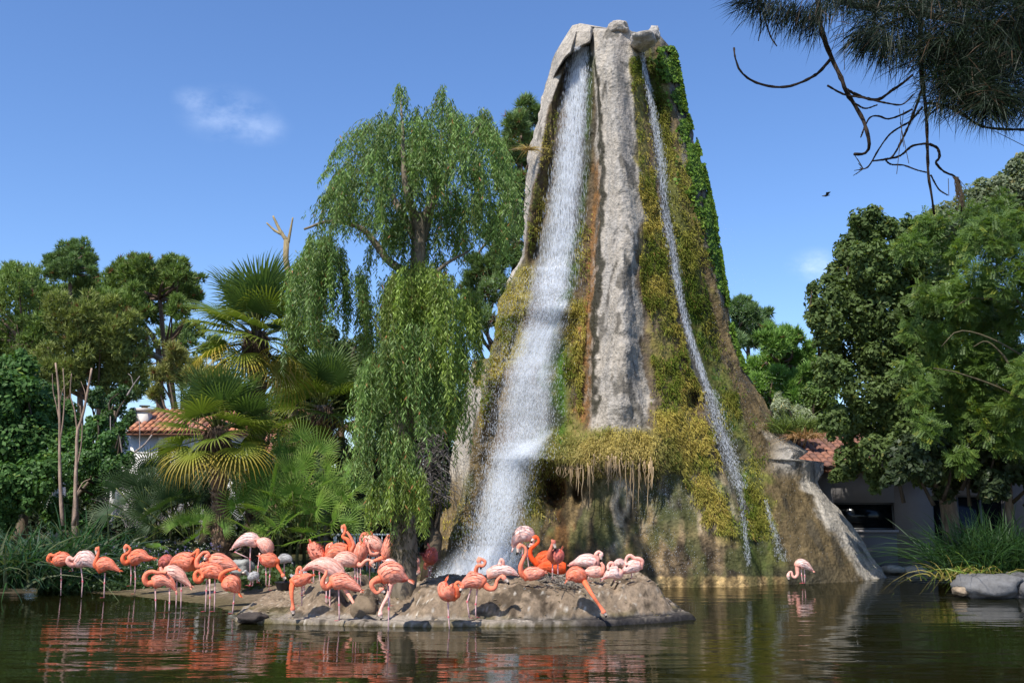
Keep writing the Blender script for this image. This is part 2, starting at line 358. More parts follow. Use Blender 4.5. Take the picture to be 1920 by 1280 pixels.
OFFR = np.array([50, 120, 300, 560, 760, 800, 860, 920, 1000, 1096.])
OF = np.array([
 [0,.10,.05,-.05,.0,.08,.22,.10,.0,-.05,.0,.05,0],
 [0,.35,-.30,-.38,-.15,.18,.45,.25,-.12,-.28,-.02,.15,0],
 [0,.45,-.40,-.50,-.45,.18,.62,.25,-.12,-.32,-.05,.30,0],
 [0,.15,-.25,-.45,-.45,.12,.75,.20,-.05,-.35,-.05,.25,0],
 [0,.45,-.30,-.45,-.45,.12,.90,.20,-.05,-.40,-.05,.25,0],
 [0,.45,-.28,-.40,-.35,.15,.60,.30,.10,-.40,-.05,.25,0],
 [0,.45,-.20,.05,.10,.38,.55,.45,.10,-.35,-.05,.25,0],
 [0,.40,-.15,-.10,-.35,-.05,.25,.08,.15,-.35,-.05,.3,0],
 [0,.35,-.15,-.10,-.25,-.05,.10,.10,.15,-.25,-.05,.3,0],
 [0,.30,-.10,-.05,-.05,.05,.15,.20,.20,-.10,.05,.3,0]], float)
# bumps: px, py, sx, sy, metres towards the viewer
BUMPS = [(1030, 575, 40, 22, .42), (1000, 850, 40, 24, .55), (1040, 915, 16, 24, -1.5), (1085, 925, 10, 26, -.6), (1168, 945, 26, 36, .35), (1300, 752, 12, 22, -.5),
         (1110, 850, 105, 36, .28), (1500, 856, 36, 26, .65), (1240, 800, 30, 40, .3), (1215, 770, 20, 26, .15), (1508, 1010, 40, 60, .15), (900, 770, 16, 60, .12), (1190, 450, 12, 40, .25), (1166, 635, 8, 12, -.08), (1180, 655, 14, 14, .1)]
def tower_Y(px, py, noise=True):
    px = np.asarray(px, float); py = np.asarray(py, float)
    F = np.stack([np.interp(py, ROWS, FT[:, k]) for k in range(13)], -1)
    O = np.stack([np.interp(py, OFFR, OF[:, k]) for k in range(13)], -1)
    k = np.clip((px[..., None] >= F).sum(-1)-1, 0, 11)
    a = np.take_along_axis(F, k[..., None], -1)[..., 0]; b = np.take_along_axis(F, k[..., None]+1, -1)[..., 0]
    u = np.clip((px-a)/(b-a+1e-6), 0, 1); t = k+u; us = u*u*(3-2*u)
    oa = np.take_along_axis(O, k[..., None], -1)[..., 0]; ob = np.take_along_axis(O, k[..., None]+1, -1)[..., 0]
    off = oa*(1-us)+ob*us
    e0 = np.interp(py, ROWS0, FT0[:, 0]); e1 = np.interp(py, ROWS0, FT0[:, 12]); c = np.clip((px-(e0+e1)/2)/((e1-e0)/2), -1.12, 1.12)
    hgt = np.clip((1085-py)/1035, 0, 1)
    Yc = 22.9+3.0*hgt; R = 2.6-1.5*hgt
    Y = Yc+R*np.abs(c)**2.6-off
    by_ = np.interp(px, [1036, 1048, 1058, 1066, 1084, 1106, 1112], [150, 128, 112, 104, 93, 82, 60])
    Y = Y-.62*(1-sstep(py, by_-4, by_+2))*sstep(px, 1034, 1046)*(1-sstep(px, 1106, 1113))*sstep(py, 40, 60)
    for (bx, by, sx, sy, am) in BUMPS: Y = Y-am*np.exp(-((px-bx)/sx)**2-((py-by)/sy)**2)
    if noise:
        p = P(px, py, Y)
        Y = Y-(fbm(p*np.array([1.1, 1.1, .5]), 4, 51)-.5)*.55-(fbm(p*np.array([5., 5., 3.2]), 4, 52)-.5)*.15-(fbm(p*np.array([2.6, 2.6, .28]), 3, 53)-.5)*.20
    return Y, t, c
NR, NC = 560, 300
rows = np.linspace(50, 1116, NR); ucol = (1-np.cos(np.linspace(0, math.pi, NC)))/2*.35+np.linspace(0, 1, NC)*.65
PY = np.repeat(rows[:, None], NC, 1)
F0 = np.interp(rows, ROWS, FT[:, 0]); F12 = np.interp(rows, ROWS, FT[:, 12])
jl = (fbm(np.stack([rows*.035, rows*0, rows*0+3], -1), 4, 61)-.5)*14*sstep(rows, 50, 200); jr = (fbm(np.stack([rows*.03, rows*0, rows*0+9], -1), 4, 62)-.5)*12*sstep(rows, 50, 200)
PX = (F0+jl)[:, None]*(1-ucol)+(F12+jr)[:, None]*ucol
# uneven summit
topdrop = np.interp(PX[0], [1073, 1088, 1105, 1125, 1138, 1150, 1165, 1180, 1190, 1205, 1237], [-2, -6, -1, 5, 6, -8, -4, 6, 12, 14, 16])
PY = PY+topdrop[None]*np.clip(1-(rows-50)/50, 0, 1)[:, None]
TY, TT, TCc = tower_Y(PX, PY)
FV = P(PX, PY, TY)
# overhanging brow above the big fall: a pale cut edge
def nsm(*a, **k): return fbm(*a, **k)
def tower_col(px, py, t, v):
    n1 = fbm(v*1.4, 5, 71); n2 = fbm(v*6, 4, 72); st = fbm(v*np.array([7, 7, .7]), 4, 73)
    n0 = fbm(v*np.array([.9, .9, .35])+9, 4, 74); tt = t+(n1-.5)*.7+(n2-.5)*.45+(n0-.5)*.9*(np.abs(t-6)>1.2); yy = py+(n1-.5)*110
    def band(a, b, w=.15): return sstep(tt, a-w, a+w)*(1-sstep(tt, b-w, b+w))
    def yb(a, b, w=18): return sstep(yy, a-w, a+w)*(1-sstep(yy, b-w, b+w))
    conc = np.array([.405, .355, .29]); wetb = np.array([.10, .068, .036]); mossb = np.array([.20, .165, .05]); alg = np.array([.05, .085, .012]); rust = np.array([.23, .115, .04])
    grey = np.array([.155, .145, .12]); brn = np.array([.165, .118, .055]); dk = np.array([.03, .026, .016]); blk = np.array([.012, .012, .009])
    c = np.broadcast_to(conc, v.shape).copy()
    def put(w, col):
        nonlocal c
        w = np.clip(w, 0, 1)[..., None]; c = c*(1-w)+w*col
    put(band(.95, 2.05)*yb(-99, 2000), wetb); put(band(1.2, 2.0)*sstep(n2, .45, .6)*yb(150, 480), mossb*.8)
    put(band(-1, 2.1)*yb(495, 690), mossb); put(band(1.0, 2.2)*yb(690, 780), brn)
    put(band(.75, 2.3)*yb(770, 1200), brn*.9); put(band(-1, .8)*yb(900, 1200, 40), brn*1.1)
    put(band(2, 3.1), grey*.8); put(band(2, 3.1)*sstep(n1, .5, .6), wetb)
    put(band(2.9, 3.7), alg*.8); put(band(3.3, 4.3)*yb(150, 2000), wetb*1.1); put(band(3.2, 4.1)*yb(560, 860), mossb*.8)
    put(band(3.95, 4.7, .2)*yb(300, 800)*(.35+.65*sstep(n2, .35, .6)), rust); put(band(4.55, 5.0, .08)*yb(120, 760), dk*1.6)
    g = sstep(st, .42, .62)[..., None]; inr = (band(5.05, 6.95, .08)*yb(-99, 800))[..., None]
    c = c*(1-inr*g*.5)+inr*g*.5*np.array([.25, .235, .215])
    put(band(6.2, 6.9)*yb(-99, 330)*.75, np.array([.24, .215, .19]))  # greyer right side of the upper rib: its shade painted in
    put(band(6.85, 7.25, .08)*yb(400, 820)*.9, wetb)
    put(band(7.1, 8.0)*yb(110, 2000), mossb); put(band(7.8, 8.25), wetb); put(band(8.1, 9.0), grey*.7)
    put(band(8.7, 10.1), mossb*.65*np.array([.8, 1, .8])); put(band(8.9, 9.5)*yb(420, 2000)*sstep(n2, .4, .6), alg)
    put(band(9.9, 11.05), brn*.75); put(band(9.9, 11.05)*yb(90, 560)*sstep(n1, .42, .55), mossb*.75)
    put(band(10.9, 13)*yb(60, 560), np.array([.14, .125, .10])); put(band(10.9, 13)*yb(560, 830), brn*1.15)
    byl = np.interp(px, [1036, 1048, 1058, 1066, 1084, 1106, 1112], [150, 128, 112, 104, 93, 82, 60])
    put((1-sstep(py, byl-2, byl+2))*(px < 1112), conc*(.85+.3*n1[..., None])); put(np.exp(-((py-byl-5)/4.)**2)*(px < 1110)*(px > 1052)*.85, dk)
    # below the rib
    bl = sstep(py, 795, 812)
    put(bl*band(3.0, 7.4)*(1-sstep(py, 870, 900)), mossb); lo = sstep(py, 870, 895)
    put(lo*band(2.9, 4.3), np.array([.13, .1, .04])); put(lo*band(3.4, 7.9), wetb*1.0*.5+brn*.75); put(lo*band(3.8, 4.8)*sstep(n1, .42, .56), rust*.7)
    put(lo*band(5.3, 5.9)*sstep(n2, .4, .6)*.6, wetb)
    wedge = np.exp(-((px-1168+(py-900)*.12)/(34-np.clip(py-900, 0, 60)*.28))**4)*sstep(py, 880, 905)*(1-sstep(py, 1010, 1050)); put(wedge*.7, np.array([.30, .28, .25])*(.7+.6*n2[..., None]))
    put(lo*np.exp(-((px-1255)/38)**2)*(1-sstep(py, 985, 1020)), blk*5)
    put(lo*sstep(py, 960, 1010)*band(6.9, 7.8), np.array([.19, .135, .08])*(.4+1.1*n2[..., None]))
    gx = 1305+(py-840)*.52; put(np.exp(-((px-gx)/13)**2)*sstep(py, 800, 840)*(1-sstep(py, 1060, 1090)), np.array([.06, .13, .008]))
    gx = 1045+(py-750)*.0; put(np.exp(-((px-1052)/12)**2)*yb(660, 850), np.array([.05, .11, .008]))
    gx = 1098-(py-90)*.03; put(np.exp(-((px-np.interp(py, [90, 300, 500], [1110, 1103, 1080]))/6)**2)*yb(100, 520)*.8, np.array([.04, .065, .012]))
    gx = np.interp(py, [840, 930, 1000, 1090], [1270, 1335, 1368, 1385]); put(lo*np.exp(-((px-gx)/22)**2)*(1-sstep(py, 1010, 1035)), mossb)
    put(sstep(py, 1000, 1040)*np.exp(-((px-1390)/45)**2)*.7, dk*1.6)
    put(band(10.4, 11.6)*sstep(py, 830, 1000)*(1-band(11.35, 14)), brn*.8)
    put(band(11.0, 13, .2)*sstep(py, 850, 880), np.array([.40, .36, .30]))
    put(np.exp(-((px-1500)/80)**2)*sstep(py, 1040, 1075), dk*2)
    put(sstep(py+(n2-.5)*10, 1078, 1083)*sstep(px, 1190, 1215)*(1-sstep(px, 1440+40*n1, 1480)), np.array([.36, .25, .12]))
    led_ = np.exp(-((px-1500)/48)**4-((py-852)/34)**4); put(led_, np.array([.38, .35, .31])*(.7+.6*n2[..., None]))
    tan = lo*band(4.6, 8)*(1-sstep(py, 985, 1010))*sstep(fbm(v*np.array([2, 2, .7])+6, 4, 85), .40, .58); put(tan*.7, np.array([.24, .20, .15]))
    crk = sstep(fbm(v*np.array([3.2, 3.2, 1.1])+4, 5, 75), .60, .66); put(crk*.65, np.array([.05, .043, .03]))
    put(sstep(py, 1050, 1075)*(1-sstep(px, 1190, 1215)), brn*.8)
    c = c*(.72+.56*n2[..., None])*(.8+.4*st[..., None]); lw = (lo*band(.5, 10))[..., None]; c = c*(1-lw)+lw*c*(.35+1.25*sstep(st, .3, .7)[..., None])*(np.array([1, .97, .88])); ag = (lw[..., 0]*sstep(fbm(v*np.array([2.2, 2.2, .8])+2, 4, 76), .52, .62)*.6)[..., None]; c = c*(1-ag)+ag*np.array([.075, .085, .02])
    return np.clip(c, .004, .8)
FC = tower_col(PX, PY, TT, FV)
# back half so that the rock is a closed body
NB = 40
BX = []; 
mid = (FV[:, 0]+FV[:, -1])/2
ang = np.linspace(0, math.pi, NB+2)[1:-1]
Lp = FV[:, 0]; Rp = FV[:, -1]
half = (Rp-Lp)/2
depth = np.linspace(1.6, 4.2, NR)[:, None]
back = []
for a in ang:
    p = mid+half*math.cos(a)+np.array([0, 1, 0])*depth*math.sin(a)
    p = p+np.array([0, .5, 0])*(fbm(p*.9, 4, 81)-.5)[:, None]*.7
    p[:, 2] = np.where(np.arange(NR) < 30, p[:, 2]+0, p[:, 2])
    back.append(p)
BV = np.stack(back, 1)   # from right to left
V = np.concatenate([FV, BV], 1); nc = V.shape[1]
bc = np.broadcast_to(np.array([.2, .18, .14]), BV.shape)*(.6+.8*fbm(BV*1.3, 4, 82)[..., None])
CV = np.concatenate([FC, bc], 1)
i = np.arange(NR-1)[:, None]*nc; j = np.arange(nc)[None]; j2 = (j+1) % nc
Q = np.stack([i+j, i+nc+j, i+nc+j2, i+j2], -1).reshape(-1, 4)
topc = V[0].mean(0)[None]+np.array([[0, 0, .05]]); VV = np.vstack([V.reshape(-1, 3), topc]); CC = np.vstack([CV.reshape(-1, 3), [[.35, .31, .26]]])
tt = np.array([(len(VV)-1, a, (a+1) % nc) for a in range(nc)])
m, nt, N, L = mat_new('waterfall_rock')
at = N('ShaderNodeAttribute'); at.attribute_name = 'Col'; pr = N('ShaderNodeBsdfPrincipled'); out = N('ShaderNodeOutputMaterial')
tc = N('ShaderNodeTexCoord')
nz = N('ShaderNodeTexNoise'); nz.inputs['Scale'].default_value = 9; nz.inputs['Detail'].default_value = 10; nz.inputs['Roughness'].default_value = .72; L(tc.outputs['Object'], nz.inputs['Vector'])
mr = N('ShaderNodeMapRange'); mr.inputs[1].default_value = .3; mr.inputs[2].default_value = .7; mr.inputs[3].default_value = .6; mr.inputs[4].default_value = 1.4; L(nz.outputs['Fac'], mr.inputs[0])
vm = N('ShaderNodeVectorMath'); vm.operation = 'SCALE'; L(at.outputs['Color'], vm.inputs[0]); L(mr.outputs[0], vm.inputs['Scale']); L(vm.outputs[0], pr.inputs['Base Color'])
sp = N('ShaderNodeSeparateColor'); L(at.outputs['Color'], sp.inputs[0]); r2 = N('ShaderNodeMapRange'); r2.inputs[1].default_value = .03; r2.inputs[2].default_value = .22; r2.inputs[3].default_value = .5; r2.inputs[4].default_value = .9; L(sp.outputs[0], r2.inputs[0]); L(r2.outputs[0], pr.inputs['Roughness']); pr.inputs['Specular IOR Level'].default_value = .22
vo = N('ShaderNodeTexVoronoi'); vo.inputs['Scale'].default_value = 14; L(tc.outputs['Object'], vo.inputs['Vector'])
ad = N('ShaderNodeMath'); ad.operation = 'MULTIPLY_ADD'; L(vo.outputs['Distance'], ad.inputs[0]); ad.inputs[1].default_value = .35; L(nz.outputs['Fac'], ad.inputs[2])
b = N('ShaderNodeBump'); b.inputs['Strength'].default_value = .9; b.inputs['Distance'].default_value = .07; L(ad.outputs[0], b.inputs['Height']); L(b.outputs[0], pr.inputs['Normal']); L(pr.outputs[0], out.inputs[0])
M['rock'] = m
tower = thing('waterfall_rock', 'tall craggy concrete rock with mossy flutes, towering behind the flamingo island', 'artificial rock', (2.6, 24.5, 0))
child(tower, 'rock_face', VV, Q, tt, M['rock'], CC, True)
def boulder(root, name, px, py, rx, ry, rd, Y, col, seed, mat=None, sub=26, squash=1, label=None):
    th = np.linspace(0, 2*math.pi, sub, endpoint=False); ph = np.linspace(0, math.pi, sub//2+1)
    TH_, PH = np.meshgrid(th, ph); s = mpp(py, Y)
    d = np.stack([np.cos(TH_)*np.sin(PH), np.sin(TH_)*np.sin(PH), np.cos(PH)], -1).reshape(-1, 3)
    d2 = np.sign(d)*np.abs(d)**.8
    r = 1+(fbm(d*1.7+seed*5, 4, seed)-.5)*.9
    c = P(px, py, Y); v = c+d2*r[:, None]*np.array([rx*s, rd, ry*s])
    n = len(th); k = len(ph); i = np.arange(k-1)[:, None]*n; j = np.arange(n)[None]; j2 = (j+1) % n
    q = np.stack([i+j, i+n+j, i+n+j2, i+j2], -1).reshape(-1, 4)
    cc = np.array(col)*(.55+.9*fbm(v*4, 4, seed+3)[:, None])
    if root is None: 
        o = mk(name, v, q, None, mat or M['ston'], None, cc, True, origin=c)
    else: o = child(root, name, v, q, None, mat or M['rock'], cc, True)
    return o
boulder(tower, 'cap_rock', 1158, 57, 21, 12, .4, 25.9, (.42, .37, .31), 2)
boulder(tower, 'cap_rock', 1205, 77, 25, 11, .45, 25.45, (.44, .40, .35), 3)
boulder(tower, 'cap_rock', 1226, 67, 11, 14, .25, 25.5, (.46, .42, .37), 4)
# moss tufts growing on the mossy flutes ----------------------------------------------------
def moss_weight(px, py):
    w = np.zeros(px.shape)
    Y, t, c = tower_Y(px, py, False)
    n = fbm(np.stack([px*.03, py*.02, 0*px], -1), 4, 91); tt = t+(n-.5)*.6
    def bd(a, b_, y0, y1, s=1.): return s*(tt > a)*(tt < b_)*(py > y0)*(py < y1)
    w += bd(7.12, 8.0, 105, 880)*1.0; w += bd(1.0, 1.9, 180, 480, .35); w += bd(.2, 1.75, 500, 720); w += bd(1.0, 1.5, 690, 800, .5)
    w += bd(3.25, 4.0, 560, 860)*.9; w += bd(3.0, 4.1, 380, 560, .2); w += bd(8.95, 10.2, 110, 760, .45); w += bd(9.3, 10.4, 650, 800, .5)
    w += bd(9.6, 11.0, 250, 500, .25)
    led = np.exp(-((px-1125)/110)**6)*np.exp(-((py-846-np.abs(px-1150)*.10)/38)**4); w = np.maximum(w, led*1.4)
    gx = np.interp(py, [800, 840, 930, 1000], [1255, 1270, 1330, 1355]); w = np.maximum(w, np.exp(-((px-gx)/26)**4)*(py > 790)*(py < 1000)*1.3)
    w = np.maximum(w, np.exp(-((px-1260)/32)**4-((py-775)/55)**4)*1.3)
    w = np.maximum(w, np.exp(-((px-1025)/28)**4-((py-910)/48)**4)*.8)
    w = np.maximum(w, np.exp(-((px-1418)/18)**2-((py-960)/70)**2)*.9); w = np.maximum(w, np.exp(-((px-1375)/30)**2-((py-775)/30)**2)*.9); w = np.maximum(w, .5*np.exp(-((px-840)/30)**2-((py-1010)/50)**2))
    w = np.maximum(w, .5*np.exp(-((px-1408)/9)**2-((py-845)/30)**2))
    w *= 1-.9*np.exp(-((px-1042)/14)**2-((py-918)/20)**2)
    n5 = fbm(np.stack([px*.08, py*.055, 0*px+5], -1), 4, 98); return np.maximum(w*(.10+1.0*sstep(n, .33, .56))*(.25+.95*sstep(n5, .36, .52)), led*(.6+.5*sstep(n5, .4, .6)))
def blades(c, d, length, width, col, mat=None, droop=0., seg=1):
    """thin pointed blades at c in direction d: v, tris, colours"""
    n = len(c); side = np.cross(d, rng.normal(size=(n, 3))); side /= np.linalg.norm(side, axis=1)[:, None]+1e-9
    L_ = np.broadcast_to(length, (n,))[:, None]; W_ = np.broadcast_to(width, (n,))[:, None]
    tip = c+d*L_; tip[:, 2] -= droop*L_[:, 0]
    if seg == 1:
        v = np.stack([c-side*W_, c+side*W_, tip], 1).reshape(-1, 3); t = np.arange(3*n).reshape(-1, 3); return v, None, t, np.repeat(col, 3, 0)
    midp = c+d*L_*.5
    v = np.stack([c, midp-side*W_, tip, midp+side*W_], 1).reshape(-1, 3); q = np.arange(4*n).reshape(-1, 4); return v, q, None, np.repeat(col, 4, 0)
n = 620000; px = rng.uniform(830, 1480, n); py = rng.uniform(95, 1010, n); k = rng.random(n) < moss_weight(px, py)*.75; px = px[k]; py = py[k]
Yt, t, c = tower_Y(px, py); p = P(px, py, Yt-.01-.12*rng.random(len(px))*fbm(np.stack([px*.05, py*.04, 0*px], -1), 3, 96)*1.5)
nn = fbm(p*1.1, 5, 95); yel = sstep(nn, .38, .62)[:, None]; br = rng.random((len(p), 1))
cg = np.array([.15, .19, .03]); cy_ = np.array([.44, .36, .085]); cb = np.array([.32, .21, .07])
mc = (cg*(1-yel)+cy_*yel); mc = np.where(rng.random((len(p), 1)) < .08, cb, mc)*(.72+.5*br)
low = (sstep(py, 780, 850)*np.exp(-((px-1140)/130)**4))[:, None]*.6; mc = mc*(1-low)+low*np.array([.50, .39, .16])*(.5+.8*rng.random((len(p), 1)))
dk_ = ((t > 8.8))[:, None]; mc = np.where(dk_, mc*np.array([.62, .72, .62]), mc)
d = np.stack([rng.normal(0, .45, len(p)), -.55-.4*rng.random(len(p)), rng.normal(-.35, .55, len(p))], -1); d /= np.linalg.norm(d, axis=1)[:, None]
v, q, tr_, cc = blades(p, d, .05+.09*rng.random(len(p))**1.5, .008+.005*rng.random(len(p)), mc, droop=.35)
child(tower, 'moss', v, q, tr_, M['moss'], cc, False, 'stuff'); print('moss', len(p))
# hanging roots under the moss ledge
mb = MB()
for k in range(95):
    a = rng.uniform(1040, 1225); ty = 862+rng.normal(0, 6)+(a-1130)**2*.0006; Lh = abs(rng.normal(34, 22))*(1.5 if 1090 < a < 1110 or 1160 < a < 1220 else .8)
    Ys = float(tower_Y(np.array([a]), np.array([845.]))[0][0])-.15
    pts = [P(a+rng.normal(0, 1.2)*q_, ty+Lh*q_/3, Ys) for q_ in range(4)]
    mb.tube(catmull(pts, 6), np.linspace(.016, .005, 6), 4, c=np.array([.40, .29, .17])*rng.uniform(.6, 1.25))
mb.build('hanging_root', M['bark'], tower, True, 'stuff')
# ivy on the right flank
n = 26000; py = rng.uniform(88, 700, n); e = np.interp(py, ROWS, FT[:, 12]); wdt = np.interp(py, [88, 100, 160, 250, 330, 420, 520, 600, 700], [26, 40, 26, 20, 36, 22, 13, 8, 5]); px = e+5-np.abs(rng.normal(0, .5, n))*wdt-2*rng.random(n)
dens = np.interp(py, [88, 330, 420, 520, 600, 700], [1, 1, .75, .45, .25, .08]); wn = fbm(np.stack([px*.06, py*.05, 0*px], -1), 3, 97)
k = (rng.random(n) < dens*sstep(wn, .38, .54)); px = px[k]; py = py[k]
Yt, t, c = tower_Y(np.minimum(px, e[k]-2), py); p = P(px, py, Yt-.04-.14*rng.random(len(px))); n = len(p)
nrm = np.stack([rng.normal(.45, .4, n), -.8+0*rng.random(n), rng.normal(.3, .4, n)], -1); nrm /= np.linalg.norm(nrm, axis=1)[:, None]
up = np.stack([rng.normal(0, .4, n), 0*nrm[:, 0], -1+0*nrm[:, 0]], -1); sd1 = np.cross(nrm, up); sd1 /= np.linalg.norm(sd1, axis=1)[:, None]; up = np.cross(sd1, nrm); sz = (.035+.03*rng.random(n))[:, None]
v = np.stack([p-up*sz, p+sd1*sz*.9, p+up*sz*1.1, p-sd1*sz*.9], 1).reshape(-1, 3)
ic = np.array([.115, .205, .025])*(.3+1.1*rng.random((n, 1)))*np.where(rng.random((n, 1)) < .2, np.array([1.3, 1.1, .8]), 1)
ivy = thing('ivy', 'bright green ivy climbing the right edge of the tall rock', 'ivy', (7.5, 26, 6))
child(ivy, 'leaves', v, np.arange(4*n).reshape(-1, 4), None, M['glossleaf'], np.repeat(ic, 4, 0), False, 'stuff')
mb = MB()
for k in range(9):
    y0 = rng.uniform(150, 560); pts = []
    for q_ in range(5):
        yy = y0-q_*22; xx = np.interp(yy, ROWS, FT[:, 12])-rng.uniform(2, 22); pts.append(P(xx, yy, float(tower_Y(np.array([xx]), np.array([yy]))[0][0])-.03))
    mb.tube(catmull(pts, 9), .015, 4, c=(.12, .09, .06))
mb.build('stem', M['bark'], ivy, True)
# ------------------------------------------------------------------ falling water
m, nt, N, L = mat_new('falling_water')
at = N('ShaderNodeAttribute'); at.attribute_name = 'Col'
df = N('ShaderNodeBsdfDiffuse'); df.inputs[0].default_value = (.88, .91, .95, 1); tl = N('ShaderNodeBsdfTranslucent'); tl.inputs[0].default_value = (.88, .91, .95, 1); tp = N('ShaderNodeBsdfTransparent')
gl = N('ShaderNodeBsdfGlossy'); gl.inputs['Roughness'].default_value = .2
a = N('ShaderNodeMixShader'); a.inputs[0].default_value = .35; L(df.outputs[0], a.inputs[1]); L(tl.outputs[0], a.inputs[2])
a2 = N('ShaderNodeMixShader'); a2.inputs[0].default_value = .08; L(a.outputs[0], a2.inputs[1]); L(gl.outputs[0], a2.inputs[2])
sp = N('ShaderNodeSeparateColor'); L(at.outputs['Color'], sp.inputs[0])
tc = N('ShaderNodeTexCoord'); mp = N('ShaderNodeMapping'); mp.inputs['Scale'].default_value = (24, 24, 1.1); L(tc.outputs['Object'], mp.inputs[0])
nz = N('ShaderNodeTexNoise'); nz.inputs['Scale'].default_value = 1; nz.inputs['Detail'].default_value = 5; nz.inputs['Roughness'].default_value = .7; L(mp.outputs[0], nz.inputs['Vector'])
mr = N('ShaderNodeMapRange'); mr.inputs[1].default_value = .42; mr.inputs[2].default_value = .68; L(nz.outputs['Fac'], mr.inputs[0])
mu = N('ShaderNodeMath'); mu.operation = 'MULTIPLY'; L(mr.outputs[0], mu.inputs[0]); L(sp.outputs[0], mu.inputs[1])
a3 = N('ShaderNodeMixShader'); L(mu.outputs[0], a3.inputs[0]); L(tp.outputs[0], a3.inputs[1]); L(a2.outputs[0], a3.inputs[2])
out = N('ShaderNodeOutputMaterial'); L(a3.outputs[0], out.inputs[0]); M['fall'] = m
m, nt, N, L = mat_new('water_spray')
df = N('ShaderNodeBsdfDiffuse'); df.inputs[0].default_value = (.9, .93, .97, 1); tl = N('ShaderNodeBsdfTranslucent'); tl.inputs[0].default_value = (.9, .93, .97, 1); tp = N('ShaderNodeBsdfTransparent')
a = N('ShaderNodeMixShader'); a.inputs[0].default_value = .4; L(df.outputs[0], a.inputs[1]); L(tl.outputs[0], a.inputs[2])
a3 = N('ShaderNodeMixShader'); a3.inputs[0].default_value = .5; L(tp.outputs[0], a3.inputs[1]); L(a.outputs[0], a3.inputs[2])
out = N('ShaderNodeOutputMaterial'); L(a3.outputs[0], out.inputs[0]); M['spray'] = m
m, nt, N, L = mat_new('water_mist')
at = N('ShaderNodeAttribute'); at.attribute_name = 'Col'; df = N('ShaderNodeBsdfDiffuse'); df.inputs[0].default_value = (.86, .9, .96, 1); tl = N('ShaderNodeBsdfTranslucent'); tl.inputs[0].default_value = (.86, .9, .96, 1); tp = N('ShaderNodeBsdfTransparent')
a = N('ShaderNodeMixShader'); a.inputs[0].default_value = .4; L(df.outputs[0], a.inputs[1]); L(tl.outputs[0], a.inputs[2])
sp = N('ShaderNodeSeparateColor'); L(at.outputs['Color'], sp.inputs[0]); tc = N('ShaderNodeTexCoord'); mp = N('ShaderNodeMapping'); mp.inputs['Scale'].default_value = (7, 7, 1.0); L(tc.outputs['Object'], mp.inputs[0])
nz = N('ShaderNodeTexNoise'); nz.inputs['Scale'].default_value = 1; nz.inputs['Detail'].default_value = 7; nz.inputs['Roughness'].default_value = .75; L(mp.outputs[0], nz.inputs['Vector'])
mr = N('ShaderNodeMapRange'); mr.inputs[1].default_value = .3; mr.inputs[2].default_value = .7; mr.inputs[3].default_value = .2; L(nz.outputs['Fac'], mr.inputs[0])
mu = N('ShaderNodeMath'); mu.operation = 'MULTIPLY'; L(mr.outputs[0], mu.inputs[0]); L(sp.outputs[0], mu.inputs[1])
a3 = N('ShaderNodeMixShader'); L(mu.outputs[0], a3.inputs[0]); L(tp.outputs[0], a3.inputs[1]); L(a.outputs[0], a3.inputs[2]); out = N('ShaderNodeOutputMaterial'); L(a3.outputs[0], out.inputs[0]); M['mist'] = m
def fall_sheet(root, rows_, lo, hi, out_m, alpha, nxs=24, mat='fall', nm='water_sheet'):
    R = np.linspace(rows_[0], rows_[-1], 160); l = np.interp(R, rows_, lo); h = np.interp(R, rows_, hi); o_ = np.interp(R, rows_, out_m); al = np.interp(R, rows_, alpha)
    u = np.linspace(0, 1, nxs); X = l[:, None]*(1-u)+h[:, None]*u; Yp = np.repeat(R[:, None], nxs, 1)
    Ys = tower_Y(X, Yp, False)[0]
    Ys = np.minimum.accumulate(Ys+np.linspace(0, .0, 160)[:, None], 0)*.5+Ys*.5
    v = P(X, Yp, Ys-o_[:, None]-.03*np.sin(u*40+R[:, None]*.03))
    X += ((fbm(np.stack([R*.03, R*0, R*0+len(rows_)], -1), 3, 77)-.5)*8*np.clip((h-l)/30, .4, 1))[:, None]; Ys = tower_Y(X, Yp, False)[0]; v = P(X, Yp, Ys-o_[:, None]-.03*np.sin(u*40+R[:, None]*.03)-.04*fbm(np.stack([X*.1, Yp*.02, 0*X], -1), 2, 78))
    al = al*(.55+.8*fbm(np.stack([R*.05, R*0, R*0+3], -1), 3, 79))
    aa = al[:, None]*sstep(np.minimum(u, 1-u)*4, 0, 1)*np.clip(np.minimum(np.linspace(0, 1, 160), np.linspace(1, 0, 160))*14+.0, 0, 1)[:, None]
    i = np.arange(159)[:, None]*nxs+np.arange(nxs-1)[None]; q = np.stack([i, i+nxs, i+nxs+1, i+1], -1).reshape(-1, 4)
    return child(root, nm, v, q, None, M[mat], np.repeat(aa.reshape(-1, 1), 3, 1), True)
